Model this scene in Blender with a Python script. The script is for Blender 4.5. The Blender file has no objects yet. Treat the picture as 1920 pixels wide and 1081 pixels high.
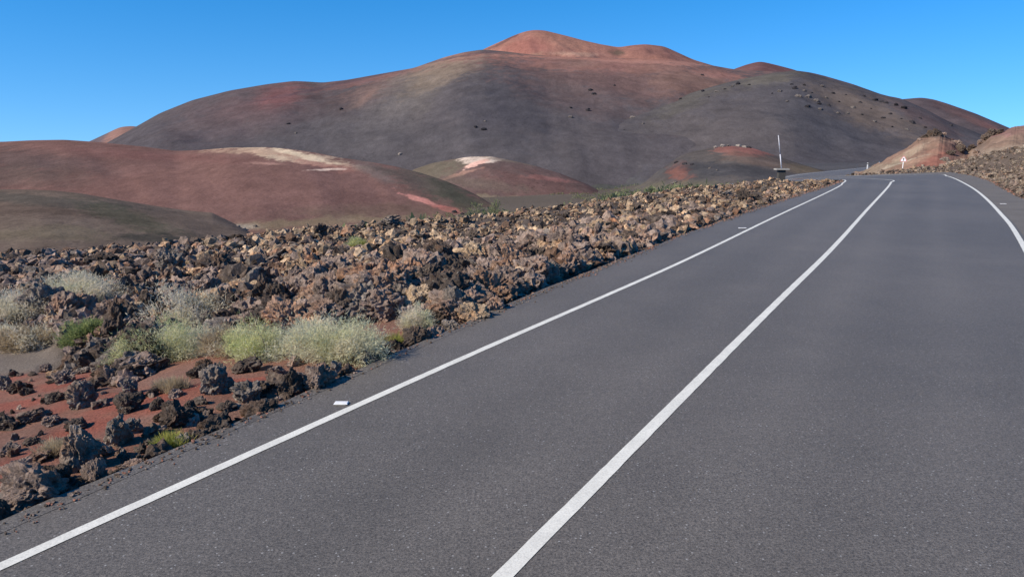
import bpy, math
import numpy as np
from mathutils import Vector, Matrix

# ------------------------------------------------------------------ camera, sky, sun, exposure
scn = bpy.context.scene
COL = scn.collection
F, CX, CY, YH, CAMH = 1400.0, 960.0, 540.5, 264.0, 2.8
PITCH = math.atan((CY - YH) / F)
cam_data = bpy.data.cameras.new('camera')
cam_data.sensor_width = 36.0
cam_data.lens = F / 1920.0 * 36.0
cam_data.clip_start = 0.1
cam_data.clip_end = 12000.0
cam = bpy.data.objects.new('camera', cam_data)
COL.objects.link(cam)
cam.location = (0, 0, CAMH)
cam.rotation_euler = (math.pi / 2 - PITCH, 0, 0)
scn.camera = cam

SUN_EL = math.radians(36)
SUN_B = math.radians(27)
sx, sy, sz = -math.cos(SUN_EL) * math.cos(SUN_B), -math.cos(SUN_EL) * math.sin(SUN_B), math.sin(SUN_EL)
world = bpy.data.worlds.new('World')
scn.world = world
world.use_nodes = True
wn, wl = world.node_tree.nodes, world.node_tree.links
wn.clear()
w_out = wn.new('ShaderNodeOutputWorld')
w_bg = wn.new('ShaderNodeBackground')
w_sky = wn.new('ShaderNodeTexSky')
w_sky.sky_type = 'NISHITA'
w_sky.sun_disc = False
w_sky.sun_elevation = SUN_EL
w_sky.sun_rotation = math.atan2(sx, sy)
w_sky.altitude = 600
w_sky.air_density = 0.9
w_sky.dust_density = 0.05
w_sky.ozone_density = 2.0
w_hsv = wn.new('ShaderNodeHueSaturation')
w_hsv.inputs['Saturation'].default_value = 1.47
w_hsv.inputs['Value'].default_value = 1.42
w_hsv.inputs['Hue'].default_value = 0.503
w_bg.inputs['Strength'].default_value = 0.10
w_tc = wn.new('ShaderNodeTexCoord')
w_map = wn.new('ShaderNodeVectorMath'); w_map.operation = 'MULTIPLY_ADD'      # lift: clean mountain air, no pale band at the horizon
w_map.inputs[1].default_value = (1, 1, 0.75); w_map.inputs[2].default_value = (0, 0, 0.13)
wl.new(w_tc.outputs['Generated'], w_map.inputs[0])
wl.new(w_map.outputs[0], w_sky.inputs['Vector'])
wl.new(w_sky.outputs[0], w_hsv.inputs['Color'])
wl.new(w_hsv.outputs[0], w_bg.inputs['Color'])
wl.new(w_bg.outputs[0], w_out.inputs['Surface'])

sun_data = bpy.data.lights.new('sun', 'SUN')
sun_data.energy = 5.0
sun_data.angle = math.radians(0.5)
sun_data.color = (1.0, 0.885, 0.72)
sun = bpy.data.objects.new('sun', sun_data)
COL.objects.link(sun)
sun.rotation_euler = Vector((sx, sy, sz)).to_track_quat('Z', 'Y').to_euler()
sun.location = (-40, -10, 60)

scn.view_settings.view_transform = 'Standard'
scn.view_settings.look = 'None'
scn.view_settings.exposure = 0.36
scn.view_settings.gamma = 1.0
scn.view_settings.use_curve_mapping = False

# ------------------------------------------------------------------ maths helpers
RNG = np.random.default_rng(7)


def ray(px, py):
    px = np.asarray(px, float); py = np.asarray(py, float)
    x = (px - CX) / F; v = -(py - CY) / F
    c, s = math.cos(PITCH), math.sin(PITCH)
    return np.stack([x, c + v * s, -s + v * c], -1)


def on_plane(px, py, z=0.0):
    d = ray(px, py)
    t = (z - CAMH) / d[..., 2]
    return d * t[..., None] + np.array([0, 0, CAMH])


def at_depth(px, py, D):
    d = ray(px, py)
    return d * (np.asarray(D, float) / d[..., 1])[..., None] + np.array([0, 0, CAMH])


def project(P):
    P = np.asarray(P, float)
    c, s = math.cos(PITCH), math.sin(PITCH)
    x = P[..., 0]; y = P[..., 1]; z = P[..., 2] - CAMH
    f = y * c - z * s
    u = y * s + z * c
    f = np.where(f > 0.05, f, 0.05)
    return CX + F * x / f, CY - F * u / f


def _hash(ix, iy, iz, seed):
    h = (ix.astype(np.int64) * 374761393 + iy.astype(np.int64) * 668265263 + iz.astype(np.int64) * 2147483647 + seed * 974634777) & 0xffffffff
    h = ((h ^ (h >> 13)) * 1274126177) & 0xffffffff
    h = ((h ^ (h >> 16)) * 2246822519) & 0xffffffff
    h = h ^ (h >> 15)
    return (h & 0xffffff) / float(0xffffff)


def vnoise(P, seed=0):
    P = np.asarray(P, float)
    if P.shape[-1] == 2:
        P = np.concatenate([P, np.full(P.shape[:-1] + (1,), 0.37)], -1)
    i = np.floor(P).astype(np.int64)
    f = P - i
    f = f * f * f * (f * (f * 6 - 15) + 10)
    r = 0
    for dx in (0, 1):
        wx = f[..., 0] if dx else 1 - f[..., 0]
        for dy in (0, 1):
            wy = f[..., 1] if dy else 1 - f[..., 1]
            for dz in (0, 1):
                wz = f[..., 2] if dz else 1 - f[..., 2]
                r = r + wx * wy * wz * _hash(i[..., 0] + dx, i[..., 1] + dy, i[..., 2] + dz, seed)
    return r * 2 - 1


def fbm(P, oct=4, seed=0, gain=0.5, lac=2.03):
    a, s, r = 1.0, 0.0, 0.0
    P = np.asarray(P, float)
    for k in range(oct):
        r = r + a * vnoise(P * lac ** k + 17.3 * k, seed + k)
        s += a
        a *= gain
    return r / s


def sstep(a, b, x):
    t = np.clip((x - a) / (b - a), 0, 1)
    return t * t * (3 - 2 * t)


def inpoly(x, y, poly):
    inside = np.zeros(np.shape(x), bool)
    n = len(poly)
    for i in range(n):
        x1, y1 = poly[i]; x2, y2 = poly[(i + 1) % n]
        c = ((y1 > y) != (y2 > y)) & (x < (x2 - x1) * (y - y1) / ((y2 - y1) if y2 != y1 else 1e-9) + x1)
        inside ^= c
    return inside


# ------------------------------------------------------------------ object helpers
def tag(o, label=None, cat=None, group=None, kind=None):
    if label: o['label'] = label
    if cat: o['category'] = cat
    if group: o['group'] = group
    if kind: o['kind'] = kind
    return o


def mesh_np(name, V, Fc, col=None, smooth=True, mat=None):
    me = bpy.data.meshes.new(name)
    V = np.asarray(V, np.float32); Fc = np.asarray(Fc, np.int32)
    n, k = Fc.shape
    me.vertices.add(len(V)); me.vertices.foreach_set('co', V.ravel())
    me.loops.add(n * k); me.loops.foreach_set('vertex_index', Fc.ravel())
    me.polygons.add(n)
    me.polygons.foreach_set('loop_start', np.arange(0, n * k, k, dtype=np.int32))
    try:
        me.polygons.foreach_set('loop_total', np.full(n, k, np.int32))
    except Exception:
        pass
    me.update(calc_edges=True)
    me.polygons.foreach_set('use_smooth', np.full(n, smooth, bool))
    if col is not None:
        a = me.color_attributes.new('Col', 'FLOAT_COLOR', 'POINT')
        c = np.ones((len(V), 4), np.float32); c[:, :3] = col
        a.data.foreach_set('color', c.ravel())
    if mat: me.materials.append(mat)
    me.validate()
    return me


def link(name, me, parent=None):
    o = bpy.data.objects.new(name, me)
    COL.objects.link(o)
    if parent is not None: o.parent = parent
    return o


def empty(name, loc=(0, 0, 0), rz=0.0):
    o = bpy.data.objects.new(name, None)
    COL.objects.link(o)
    o.location = loc; o.rotation_euler = (0, 0, rz)
    o.empty_display_size = 0.2
    return o


class MB:
    """collects boxes, tubes, discs and prisms into one mesh"""
    def __init__(s): s.v = []; s.f = []

    def box(s, lo, hi, bev=0.0):
        x0, y0, z0 = lo; x1, y1, z1 = hi; b = bev; n = len(s.v)
        for z, q in ((z0, b), (z0 + b, 0), (z1 - b, 0), (z1, b)) if b else ((z0, 0), (z1, 0)):
            s.v += [(x0 + q, y0 + q, z), (x1 - q, y0 + q, z), (x1 - q, y1 - q, z), (x0 + q, y1 - q, z)]
        L = 4 if b else 2
        s.f.append((n + 3, n + 2, n + 1, n))
        for l in range(L - 1):
            for i in range(4):
                j = (i + 1) % 4
                s.f.append((n + l * 4 + i, n + l * 4 + j, n + l * 4 + 4 + j, n + l * 4 + 4 + i))
        m = n + (L - 1) * 4
        s.f.append((m, m + 1, m + 2, m + 3)); return s

    def tube(s, a, b, r0, r1=None, seg=10):
        r1 = r0 if r1 is None else r1
        a = Vector(a); b = Vector(b); d = (b - a).normalized()
        u = d.orthogonal().normalized(); w = d.cross(u); n = len(s.v)
        for p, r in ((a, r0), (b, r1)):
            for i in range(seg):
                t = 2 * math.pi * i / seg
                s.v.append(tuple(p + (u * math.cos(t) + w * math.sin(t)) * r))
        for i in range(seg):
            j = (i + 1) % seg
            s.f.append((n + i, n + j, n + seg + j, n + seg + i))
        s.f.append(tuple(n + i for i in reversed(range(seg)))); s.f.append(tuple(n + seg + i for i in range(seg)))
        return s

    def prism(s, pts, y0, y1):
        n = len(s.v); k = len(pts)
        for y in (y0, y1):
            s.v += [(p[0], y, p[1]) for p in pts]
        for i in range(k):
            j = (i + 1) % k
            s.f.append((n + i, n + j, n + k + j, n + k + i))
        s.f.append(tuple(n + i for i in reversed(range(k)))); s.f.append(tuple(n + k + i for i in range(k)))
        return s

    def ring(s, r0, r1, y0, y1, zc, seg=32):
        n = len(s.v)
        for i in range(seg):
            t = 2 * math.pi * i / seg; c, q = math.cos(t), math.sin(t)
            s.v += [(r0 * c, y0, zc + r0 * q), (r1 * c, y0, zc + r1 * q), (r1 * c, y1, zc + r1 * q), (r0 * c, y1, zc + r0 * q)]
        for i in range(seg):
            a = n + 4 * i; b = n + 4 * ((i + 1) % seg)
            for k in range(4):
                m = (k + 1) % 4
                s.f.append((a + k, b + k, b + m, a + m))
        return s

    def build(s, name, mat, parent=None, smooth=False):
        me = bpy.data.meshes.new(name)
        me.from_pydata(s.v, [], s.f); me.update()
        if smooth: me.polygons.foreach_set('use_smooth', [True] * len(me.polygons))
        me.materials.append(mat)
        return link(name, me, parent)


# ------------------------------------------------------------------ materials
class N:
    def __init__(s, name, rough=0.9, spec=0.25):
        s.m = bpy.data.materials.new(name); s.m.use_nodes = True
        s.t = s.m.node_tree; s.b = s.t.nodes['Principled BSDF']
        s.b.inputs['Roughness'].default_value = rough
        s.b.inputs['Specular IOR Level'].default_value = spec
        g = s.t.nodes.new('ShaderNodeNewGeometry'); s.pos = g.outputs['Position']

    def node(s, t, **k):
        n = s.t.nodes.new(t)
        for a, b in k.items(): setattr(n, a, b)
        return n

    def link(s, a, b): s.t.links.new(a, b)

    def noise(s, scale, detail=4, rough=0.55, vec=None, out='Fac', dist=0.0):
        n = s.node('ShaderNodeTexNoise'); n.inputs['Scale'].default_value = scale
        n.inputs['Detail'].default_value = detail; n.inputs['Roughness'].default_value = rough
        n.inputs['Distortion'].default_value = dist
        s.link(vec or s.pos, n.inputs['Vector']); return n.outputs[out]

    def vor(s, scale, feature='F1', out='Distance', vec=None, rnd=1.0):
        n = s.node('ShaderNodeTexVoronoi'); n.feature = feature
        n.inputs['Scale'].default_value = scale; n.inputs['Randomness'].default_value = rnd
        s.link(vec or s.pos, n.inputs['Vector']); return n.outputs[out]

    def rng(s, v, a, b, c=0.0, d=1.0, smooth=False):
        n = s.node('ShaderNodeMapRange'); n.clamp = True
        if smooth: n.interpolation_type = 'SMOOTHSTEP'
        for i, x in zip((1, 2, 3, 4), (a, b, c, d)): n.inputs[i].default_value = x
        s.link(v, n.inputs[0]); return n.outputs[0]

    def mix(s, f, a, b, mode='MIX'):
        n = s.node('ShaderNodeMix'); n.data_type = 'RGBA'; n.blend_type = mode
        for i, x in ((0, f), (6, a), (7, b)):
            if isinstance(x, (int, float)): n.inputs[i].default_value = x
            elif isinstance(x, tuple): n.inputs[i].default_value = x + (1,)
            else: s.link(x, n.inputs[i])
        return n.outputs[2]

    def mul(s, c, v):   # colour times scalar
        n = s.node('ShaderNodeVectorMath', operation='SCALE'); s.link(c, n.inputs[0])
        if isinstance(v, (int, float)): n.inputs['Scale'].default_value = v
        else: s.link(v, n.inputs['Scale'])
        return n.outputs[0]

    def math(s, op, a, b):
        n = s.node('ShaderNodeMath', operation=op)
        for i, x in ((0, a), (1, b)):
            if isinstance(x, (int, float)): n.inputs[i].default_value = x
            else: s.link(x, n.inputs[i])
        return n.outputs[0]

    def attr(s):
        n = s.node('ShaderNodeAttribute'); n.attribute_name = 'Col'; return n.outputs['Color']

    def objcol(s):
        return s.node('ShaderNodeObjectInfo').outputs['Color']

    def color(s, c):
        if isinstance(c, tuple): s.b.inputs['Base Color'].default_value = c + (1,)
        else: s.link(c, s.b.inputs['Base Color'])

    def bump(s, h, strength=0.5, dist=0.02):
        n = s.node('ShaderNodeBump'); n.inputs['Strength'].default_value = strength
        n.inputs['Distance'].default_value = dist
        s.link(h, n.inputs['Height']); s.link(n.outputs[0], s.b.inputs['Normal'])


def rock_mat(name, src):
    n = N(name, 0.95, 0.15)
    c = n.attr() if src == 'attr' else n.objcol()
    a = n.noise(9, 5, 0.65)
    c = n.mul(c, n.rng(a, 0.3, 0.7, 0.38, 1.62))
    c = n.mix(n.rng(n.noise(2.3, 3), 0.5, 0.72, 0, 0.65), c, n.mix(1.0, c, (1.35, 0.95, 0.68), 'MULTIPLY'))
    c = n.mix(n.rng(n.noise(27, 4, 0.7), 0.56, 0.74, 0, 0.8), c, n.mul(c, 0.3))       # vesicles, dark pores
    c = n.mix(n.rng(n.noise(14, 4, 0.7), 0.60, 0.72, 0, 0.55), c, (0.40, 0.36, 0.29))    # pale lichen crust
    n.color(c)
    n.bump(n.noise(32, 5, 0.7), 0.9, 0.04)
    return n.m


M = {}
M['rock'] = rock_mat('lava_rock', 'attr')
M['rock_obj'] = rock_mat('lava_rock_single', 'obj')

# ground: colour attribute x grain
n = N('cinder_ground', 0.97, 0.1)
c = n.attr()
c = n.mul(c, n.rng(n.noise(1.1, 5, 0.6), 0.25, 0.75, 0.78, 1.22))
c = n.mul(c, n.rng(n.noise(38, 4, 0.75), 0.3, 0.7, 0.42, 1.58))
n.color(c); n.bump(n.noise(45, 4, 0.8), 0.9, 0.035)
M['ground'] = n.m

# hills: colour attribute x scale-appropriate mottling
n = N('volcanic_slope', 1.0, 0.0)
c = n.attr()
st_ = n.node('ShaderNodeVectorMath', operation='MULTIPLY'); n.link(n.pos, st_.inputs[0]); st_.inputs[1].default_value = (1, 0.45, 0.5)
c = n.mul(c, n.rng(n.noise(0.05, 5, 0.6), 0.3, 0.7, 0.86, 1.14))
c = n.mul(c, n.rng(n.noise(0.28, 6, 0.8, vec=st_.outputs[0]), 0.3, 0.7, 0.80, 1.20))
c = n.mul(c, n.rng(n.noise(1.6, 4, 0.8), 0.3, 0.7, 0.80, 1.20))
m1 = n.rng(n.noise(0.03, 4, 0.6), 0.50, 0.62)
sp = n.vor(0.55, out='Distance'); spc = n.vor(0.55, out='Color')
c = n.mix(n.math('MULTIPLY', n.math('MULTIPLY', n.math('GREATER_THAN', spc, 0.55), m1), n.rng(sp, 0.18, 0.36, 0.6, 0.0)), c, n.mul(c, 0.45))
n.color(c); n.bump(n.noise(0.35, 6, 0.7), 0.45, 0.7)
M['hill'] = n.m

# asphalt
n = N('asphalt', 0.66, 0.4)
c = n.mix(n.rng(n.noise(0.16, 3, 0.5), 0.35, 0.65), (0.100, 0.089, 0.077), (0.120, 0.106, 0.091))
c = n.mul(c, n.rng(n.noise(1.3, 4, 0.6), 0.3, 0.7, 0.94, 1.06))
c = n.mul(c, n.rng(n.noise(13, 3, 0.8), 0.34, 0.66, 0.84, 1.16))
c = n.mul(c, n.rng(n.noise(46, 3, 0.9), 0.32, 0.68, 0.32, 1.72))
c = n.mul(c, n.rng(n.noise(130, 2, 0.8), 0.3, 0.7, 0.6, 1.4))
sp = n.vor(26, out='Distance')
spc = n.vor(26, out='Color')
c = n.mix(1.0, c, n.attr(), 'MULTIPLY')
gate = n.math('GREATER_THAN', spc, 0.72)
c = n.mix(n.math('MULTIPLY', gate, n.rng(sp, 0.12, 0.24, 0.85, 0.0)), c, (0.34, 0.33, 0.31))
n.color(c); n.bump(n.noise(80, 3, 0.8), 0.6, 0.006)
M['asphalt'] = n.m
n = N('worn_asphalt_shoulder', 0.85, 0.3)
c = n.mix(n.rng(n.noise(0.7, 4, 0.6), 0.35, 0.65), (0.120, 0.106, 0.092), (0.150, 0.132, 0.112))
c = n.mul(c, n.rng(n.noise(90, 3, 0.8), 0.25, 0.75, 0.4, 1.6))
n.color(c); n.bump(n.noise(110, 3, 0.8), 0.5, 0.008)
M['shoulder'] = n.m
n = N('road_paint', 0.6, 0.4)
c = n.mix(n.rng(n.noise(60, 5, 0.75), 0.42, 0.7, 0, 0.6), (0.76, 0.735, 0.64), (0.36, 0.34, 0.30))
c = n.mul(c, n.rng(n.noise(2.5, 4, 0.7), 0.3, 0.7, 0.85, 1.05))
n.color(c); n.bump(n.noise(90, 3), 0.3, 0.004)
M['paint'] = n.m


def plain(name, col, rough=0.6, spec=0.4, metal=0.0, var=0.15, scale=12):
    n = N(name, rough, spec); n.b.inputs['Metallic'].default_value = metal
    n.color(n.mul(n.mix(0.0, col, col), n.rng(n.noise(scale, 4), 0.3, 0.7, 1 - var, 1 + var)))
    return n.m


M['galv'] = plain('galvanised_steel', (0.50, 0.50, 0.54), 0.5, 0.5, 0.0)
M['white'] = plain('white_enamel', (0.78, 0.77, 0.76), 0.45)
M['red'] = plain('faded_red_enamel', (0.55, 0.24, 0.22), 0.6)
M['black'] = plain('black_enamel', (0.03, 0.03, 0.03), 0.5)
M['concrete'] = plain('weathered_concrete', (0.34, 0.32, 0.29), 0.9, 0.2)
M['dark_stone'] = plain('dark_stone', (0.07, 0.065, 0.06), 0.95, 0.1)
M['reflector'] = plain('reflector_lens', (0.72, 0.70, 0.62), 0.25, 0.6)


def leaf_mat(name, a, b, d=(0.30, 0.26, 0.18)):
    n = N(name, 0.8, 0.2)
    c = n.mix(n.rng(n.noise(3.2, 3), 0.38, 0.62), a, b)
    c = n.mix(n.rng(n.noise(21, 2), 0.58, 0.72, 0, 0.5), c, d)
    n.color(n.mul(c, n.rng(n.noise(60, 2), 0.3, 0.7, 0.6, 1.4)))
    tr = n.node('ShaderNodeBsdfTranslucent'); n.link(c, tr.inputs['Color'])
    mx = n.node('ShaderNodeMixShader'); mx.inputs[0].default_value = 0.42
    n.link(n.b.outputs[0], mx.inputs[1]); n.link(tr.outputs[0], mx.inputs[2])
    n.link(mx.outputs[0], n.t.nodes['Material Output'].inputs['Surface'])
    return n.m


M['leaf_grey'] = leaf_mat('grey_shrub_leaf', (0.68, 0.61, 0.48), (0.56, 0.52, 0.38), (0.50, 0.41, 0.33))
M['leaf_pale'] = leaf_mat('pale_green_shrub_leaf', (0.70, 0.65, 0.47), (0.60, 0.60, 0.37), (0.60, 0.52, 0.38))
M['leaf_green'] = leaf_mat('green_shrub_leaf', (0.48, 0.52, 0.22), (0.64, 0.62, 0.34))
M['leaf_dark'] = leaf_mat('dark_green_shrub_leaf', (0.20, 0.25, 0.09), (0.30, 0.34, 0.14))
M['leaf_yellow'] = leaf_mat('yellow_green_leaf', (0.45, 0.42, 0.10), (0.28, 0.32, 0.08), (0.45, 0.33, 0.12))
M['leaf_straw'] = leaf_mat('dry_straw', (0.46, 0.37, 0.24), (0.36, 0.28, 0.18))
M['leaf_far'] = leaf_mat('far_bush_leaf', (0.15, 0.18, 0.08), (0.24, 0.24, 0.13))
M['twig'] = plain('dry_twig', (0.22, 0.18, 0.14), 0.9, 0.1)

# ------------------------------------------------------------------ the road: five matched edge lines
def catmull(P, n=12):
    P = np.asarray(P, float)
    Q = np.vstack([2 * P[0] - P[1], P, 2 * P[-1] - P[-2]])
    out = []
    for i in range(1, len(Q) - 2):
        p0, p1, p2, p3 = Q[i - 1:i + 3]
        for k in range(n):
            t = k / n
            out.append(0.5 * ((2 * p1) + (-p0 + p2) * t + (2 * p0 - 5 * p1 + 4 * p2 - p3) * t * t + (-p0 + 3 * p1 - 3 * p2 + p3) * t ** 3))
    out.append(P[-1]); return np.array(out)


def img_line(pts):
    return np.array([on_plane(a, b) for a, b in pts])[:, :2]


AL = img_line([(0, 985), (270, 870), (520, 772), (640, 713), (860, 611), (1110, 508), (1350, 416), (1470, 375), (1552, 349)])
LL = img_line([(0, 1062), (300, 925), (640, 772), (1000, 613), (1280, 490), (1450, 408), (1540, 366), (1572, 350), (1579, 344.5)])
LC = img_line([(945, 1078), (1100, 922), (1285, 738), (1440, 583), (1560, 466), (1625, 394), (1662, 354), (1670, 343), (1669, 337.5)])
LR = img_line([(1995, 600), (1953, 525), (1919, 461), (1895, 422), (1873, 397), (1852, 375), (1829, 356), (1807, 343), (1788, 334), (1769, 328.6), (1752, 326.6)])
AR = img_line([(2200, 490), (2120, 455), (2040, 420), (1980, 394), (1922, 374), (1903, 366), (1884, 356), (1867, 346), (1850, 337.5), (1829, 331), (1806, 326.5), (1784, 324), (1765, 323)])
tail = np.array([(26.0, 58.6, -.03), (22.5, 60.8, -.3), (17, 64.5, -1.0), (14, 71, -2.3), (16, 79, -3.1), (25, 87.5, -3.2), (34, 96, -2.7), (44, 108, -2.05), (60, 133, -2.45), (82, 168, -3.1), (110, 210, -3.8), (140, 250, -5)])
tg = np.gradient(tail[:, :2], axis=0); tg /= np.linalg.norm(tg, axis=1)[:, None]
nr = np.stack([-tg[:, 1], tg[:, 0]], 1)     # left normal
lines = {}
for k, P, off in (('AL', AL, 3.7), ('LL', LL, 2.95), ('LC', LC, 0), ('LR', LR, -3.9), ('AR', AR, -5.2)):
    P = catmull(P, 10); s_ = np.concatenate([[0], np.cumsum(np.linalg.norm(np.diff(P, axis=0), axis=1))])
    q_ = (np.linspace(0, 1, 15) ** 0.85) * s_[-1]
    P = np.stack([np.interp(q_, s_, P[:, 0]), np.interp(q_, s_, P[:, 1])], 1)
    d0 = P[1] - P[0]; d0 /= np.linalg.norm(d0)
    db = d0 if k in ('AL', 'LL', 'LC') else LC[1] - LC[0]
    db = np.array([0.50, 0.866]) if k in ('LR', 'AR') else d0
    back = np.array([P[0] - db * q for q in (60, 40, 25, 16, 10, 6, 3.5, 1.7)])
    q = np.vstack([back, P])
    q = np.hstack([q, np.zeros((len(q), 1))])
    T = tail.copy(); T[:, :2] += nr * off
    lines[k] = catmull(np.vstack([q, T]), 16)
def ragged(P, seed):
    sl = np.concatenate([[0], np.cumsum(np.linalg.norm(np.diff(P, axis=0), axis=1))])
    q = np.arange(0, sl[-1], 0.16); R = np.stack([np.interp(q, sl, P[:, i]) for i in range(3)], 1)
    t = np.gradient(R[:, :2], axis=0); t /= np.linalg.norm(t, axis=1)[:, None] + 1e-9
    j = 0.07 * fbm(np.stack([q * 0.5, 0 * q], 1), 4, seed, 0.65) * (q < 1e9)
    R[:, 0] += -t[:, 1] * j; R[:, 1] += t[:, 0] * j
    return R


CL = lines['LC']
ROADMID = (lines['AL'] + lines['AR']) / 2
ROADHW = np.linalg.norm(lines['AL'][:, :2] - lines['AR'][:, :2], axis=1) / 2


def seg_dist(x, y, P):
    """distance to the polyline P, z there, signed side (+ left)"""
    A = P[:-1, :2]; B = P[1:, :2]; d = B - A; L2 = (d ** 2).sum(1) + 1e-9
    x = np.asarray(x, float).ravel(); y = np.asarray(y, float).ravel()
    D = np.empty(len(x)); Z = np.empty(len(x)); S = np.empty(len(x))
    for i in range(0, len(x), 20000):
        X = x[i:i + 20000, None]; Y = y[i:i + 20000, None]
        t = np.clip(((X - A[:, 0]) * d[:, 0] + (Y - A[:, 1]) * d[:, 1]) / L2, 0, 1)
        qx = A[:, 0] + t * d[:, 0]; qy = A[:, 1] + t * d[:, 1]
        dd = np.hypot(X - qx, Y - qy); j = dd.argmin(1); r = np.arange(len(j))
        D[i:i + 20000] = dd[r, j]; tt = t[r, j]
        Z[i:i + 20000] = P[j, 2] * (1 - tt) + P[j + 1, 2] * tt
        S[i:i + 20000] = np.sign(d[j, 0] * (y[i:i + 20000] - A[j, 1]) - d[j, 1] * (x[i:i + 20000] - A[j, 0]))
    return D, Z, S


def road_info(x, y):
    """signed clearance from the asphalt (negative = on it), road z, side (+1 left of the road)"""
    sh = np.shape(x)
    dl, zl, sl = seg_dist(x, y, lines['AL'][::2]); dr, zr, sr = seg_dist(x, y, lines['AR'][::2])
    poly_in = (sl < 0) & (sr > 0)
    side = np.where(dl < dr, 1.0, -1.0)
    d = np.where(poly_in, -np.minimum(dl, dr), np.minimum(dl, dr))
    z = np.where(dl < dr, zl, zr)
    return d.reshape(sh), z.reshape(sh), side.reshape(sh)


def strip(name, A, B, mat, dz, rows=2, kind='structure', tone=None):
    V = []; nA = len(A)
    for i in range(nA):
        for r in range(rows):
            t = r / (rows - 1); V.append(A[i] * (1 - t) + B[i] * t + np.array([0, 0, dz]))
    idx = np.arange(nA - 1)[:, None] * rows + np.arange(rows - 1)[None]
    idx = idx.ravel()
    Fc = np.stack([idx, idx + 1, idx + rows + 1, idx + rows], 1)
    col = None if tone is None else tone(np.array(V))
    o = link(name, mesh_np(name, V, Fc, col, mat=mat, smooth=True))
    return tag(o, kind=kind)


def resample(P, step=0.35, upto=None):
    s = np.concatenate([[0], np.cumsum(np.linalg.norm(np.diff(P, axis=0), axis=1))])
    q = np.arange(0, s[-1], step)
    return np.stack([np.interp(q, s, P[:, i]) for i in range(3)], 1)


def tracks(V):
    d, _, sgn = seg_dist(V[:, 0], V[:, 1], CL[::2]); u = d * sgn
    w = sum(a * np.exp(-((u - c0 + 0.08 * np.sin(V[:, 1] * 0.2)) / s0) ** 2) for c0, s0, a in ((0.75, .28, .07), (2.3, .28, .07), (1.5, .3, -.05), (-0.85, .3, .08), (-2.6, .3, .08), (-1.7, .35, -.06), (3.5, .35, .06)))
    return np.stack([(1 + w) * 1.0, (1 + w) * 0.995, (1 + w) * 0.985], 1)


road_me = strip('road', lines['AL'], lines['AR'], M['asphalt'], 0.0, 64, tone=tracks)
# crumbled tar along the left-hand edge
aL = ragged(lines['AL'], 61); sl0 = resample(lines['AL'], 0.16)[:len(aL)]; aL = aL[:len(sl0)]
t_ = np.gradient(sl0[:, :2], axis=0); t_ /= np.linalg.norm(t_, axis=1)[:, None]
inn = sl0.copy(); inn[:, 0] += t_[:, 1] * 0.12; inn[:, 1] -= t_[:, 0] * 0.12
aL[:, :2] += np.stack([-t_[:, 1], t_[:, 0]], 1) * 0.05
strip('road_edge', aL, inn, M['asphalt'], 0.003, 2, tone=lambda V: np.ones((len(V), 3)))
for nm, key, w in (('edge_line_marking', 'LL', 0.105), ('center_line_marking', 'LC', 0.125), ('edge_line_marking', 'LR', 0.14)):
    P = resample(lines[key], 0.12)
    if key != 'LL': P = P[:int(np.argmax(P[:, 2] < -0.8))]
    t = np.gradient(P[:, :2], axis=0); t /= np.linalg.norm(t, axis=1)[:, None]
    nn = np.stack([-t[:, 1], t[:, 0], 0 * t[:, 0]], 1)
    j1 = 0.006 * fbm(np.stack([np.arange(len(P)) * 0.8, 0 * P[:, 0]], 1), 3, 5)[:, None]
    j2 = 0.006 * fbm(np.stack([np.arange(len(P)) * 0.8, 9 + 0 * P[:, 0]], 1), 3, 6)[:, None]
    strip(nm, P + nn * (w / 2 + j1), P - nn * (w / 2 + j2), M['paint'], 0.005)
# the worn shoulder outside the right-hand edge line, a sheet 4 mm over the asphalt
A = resample(lines['LR'], 0.3); nA = len(A)
f = np.linspace(0, 1, nA)
sA = lines['LR'] * 0.93 + lines['AR'] * 0.07
strip('shoulder', sA, lines['AR'], M['shoulder'], 0.004, 6)

# ------------------------------------------------------------------ the terrain
# far rim of the lava field: px, depth, ground height
RIM = [(-900, 22, -1.2), (0, 24, -1.25), (200, 25, -1.18), (400, 26, -1.12), (600, 30, -1.12), (720, 32, -1.08), (900, 36, -1.12), (1100, 42, -.88), (1300, 50, -.40), (1400, 54, -.24), (1540, 54, .08), (1600, 62, -.3), (1640, 66, -.2), (1700, 68, -.1), (1740, 70, .2), (1790, 88, .3)]
RIMAZ = np.array([math.atan2((a - CX) / F * 1.02, 1) for a, b, c in RIM])
RIMR = np.array([b / math.cos(z) for (a, b, c), z in zip(RIM, RIMAZ)])
RIMZ = np.array([c for a, b, c in RIM])
PLX = np.array([math.atan2(a - CX, F) for a in (-900, 1150, 1350, 1480, 1600, 1680, 1780)])
PLZ = np.array([-15, -14.5, -10, -5.5, -5.0, -3.5, -1.0])
RED = [(-400, 572), (-200, 572), (60, 574), (112, 568), (196, 585), (208, 630), (228, 655), (262, 640), (300, 612), (400, 600), (520, 590), (600, 596), (700, 584), (800, 590), (830, 606), (700, 680), (640, 716), (560, 800), (300, 960), (0, 1150), (-600, 1500), (-1200, 900)]
REDW = np.array([on_plane(a, b)[:2] for a, b in RED])
TANP = [(-400, 520), (0, 525), (80, 530), (110, 560), (60, 575), (-400, 590)]
TANW = np.array([on_plane(a, b)[:2] for a, b in TANP])


def polydist(x, y, W):
    P = np.hstack([np.vstack([W, W[:1]]), np.zeros((len(W) + 1, 1))])
    d, _, _ = seg_dist(x, y, P)
    d = d.reshape(np.shape(x))
    return np.where(inpoly(x, y, W), d, -d)


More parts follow.
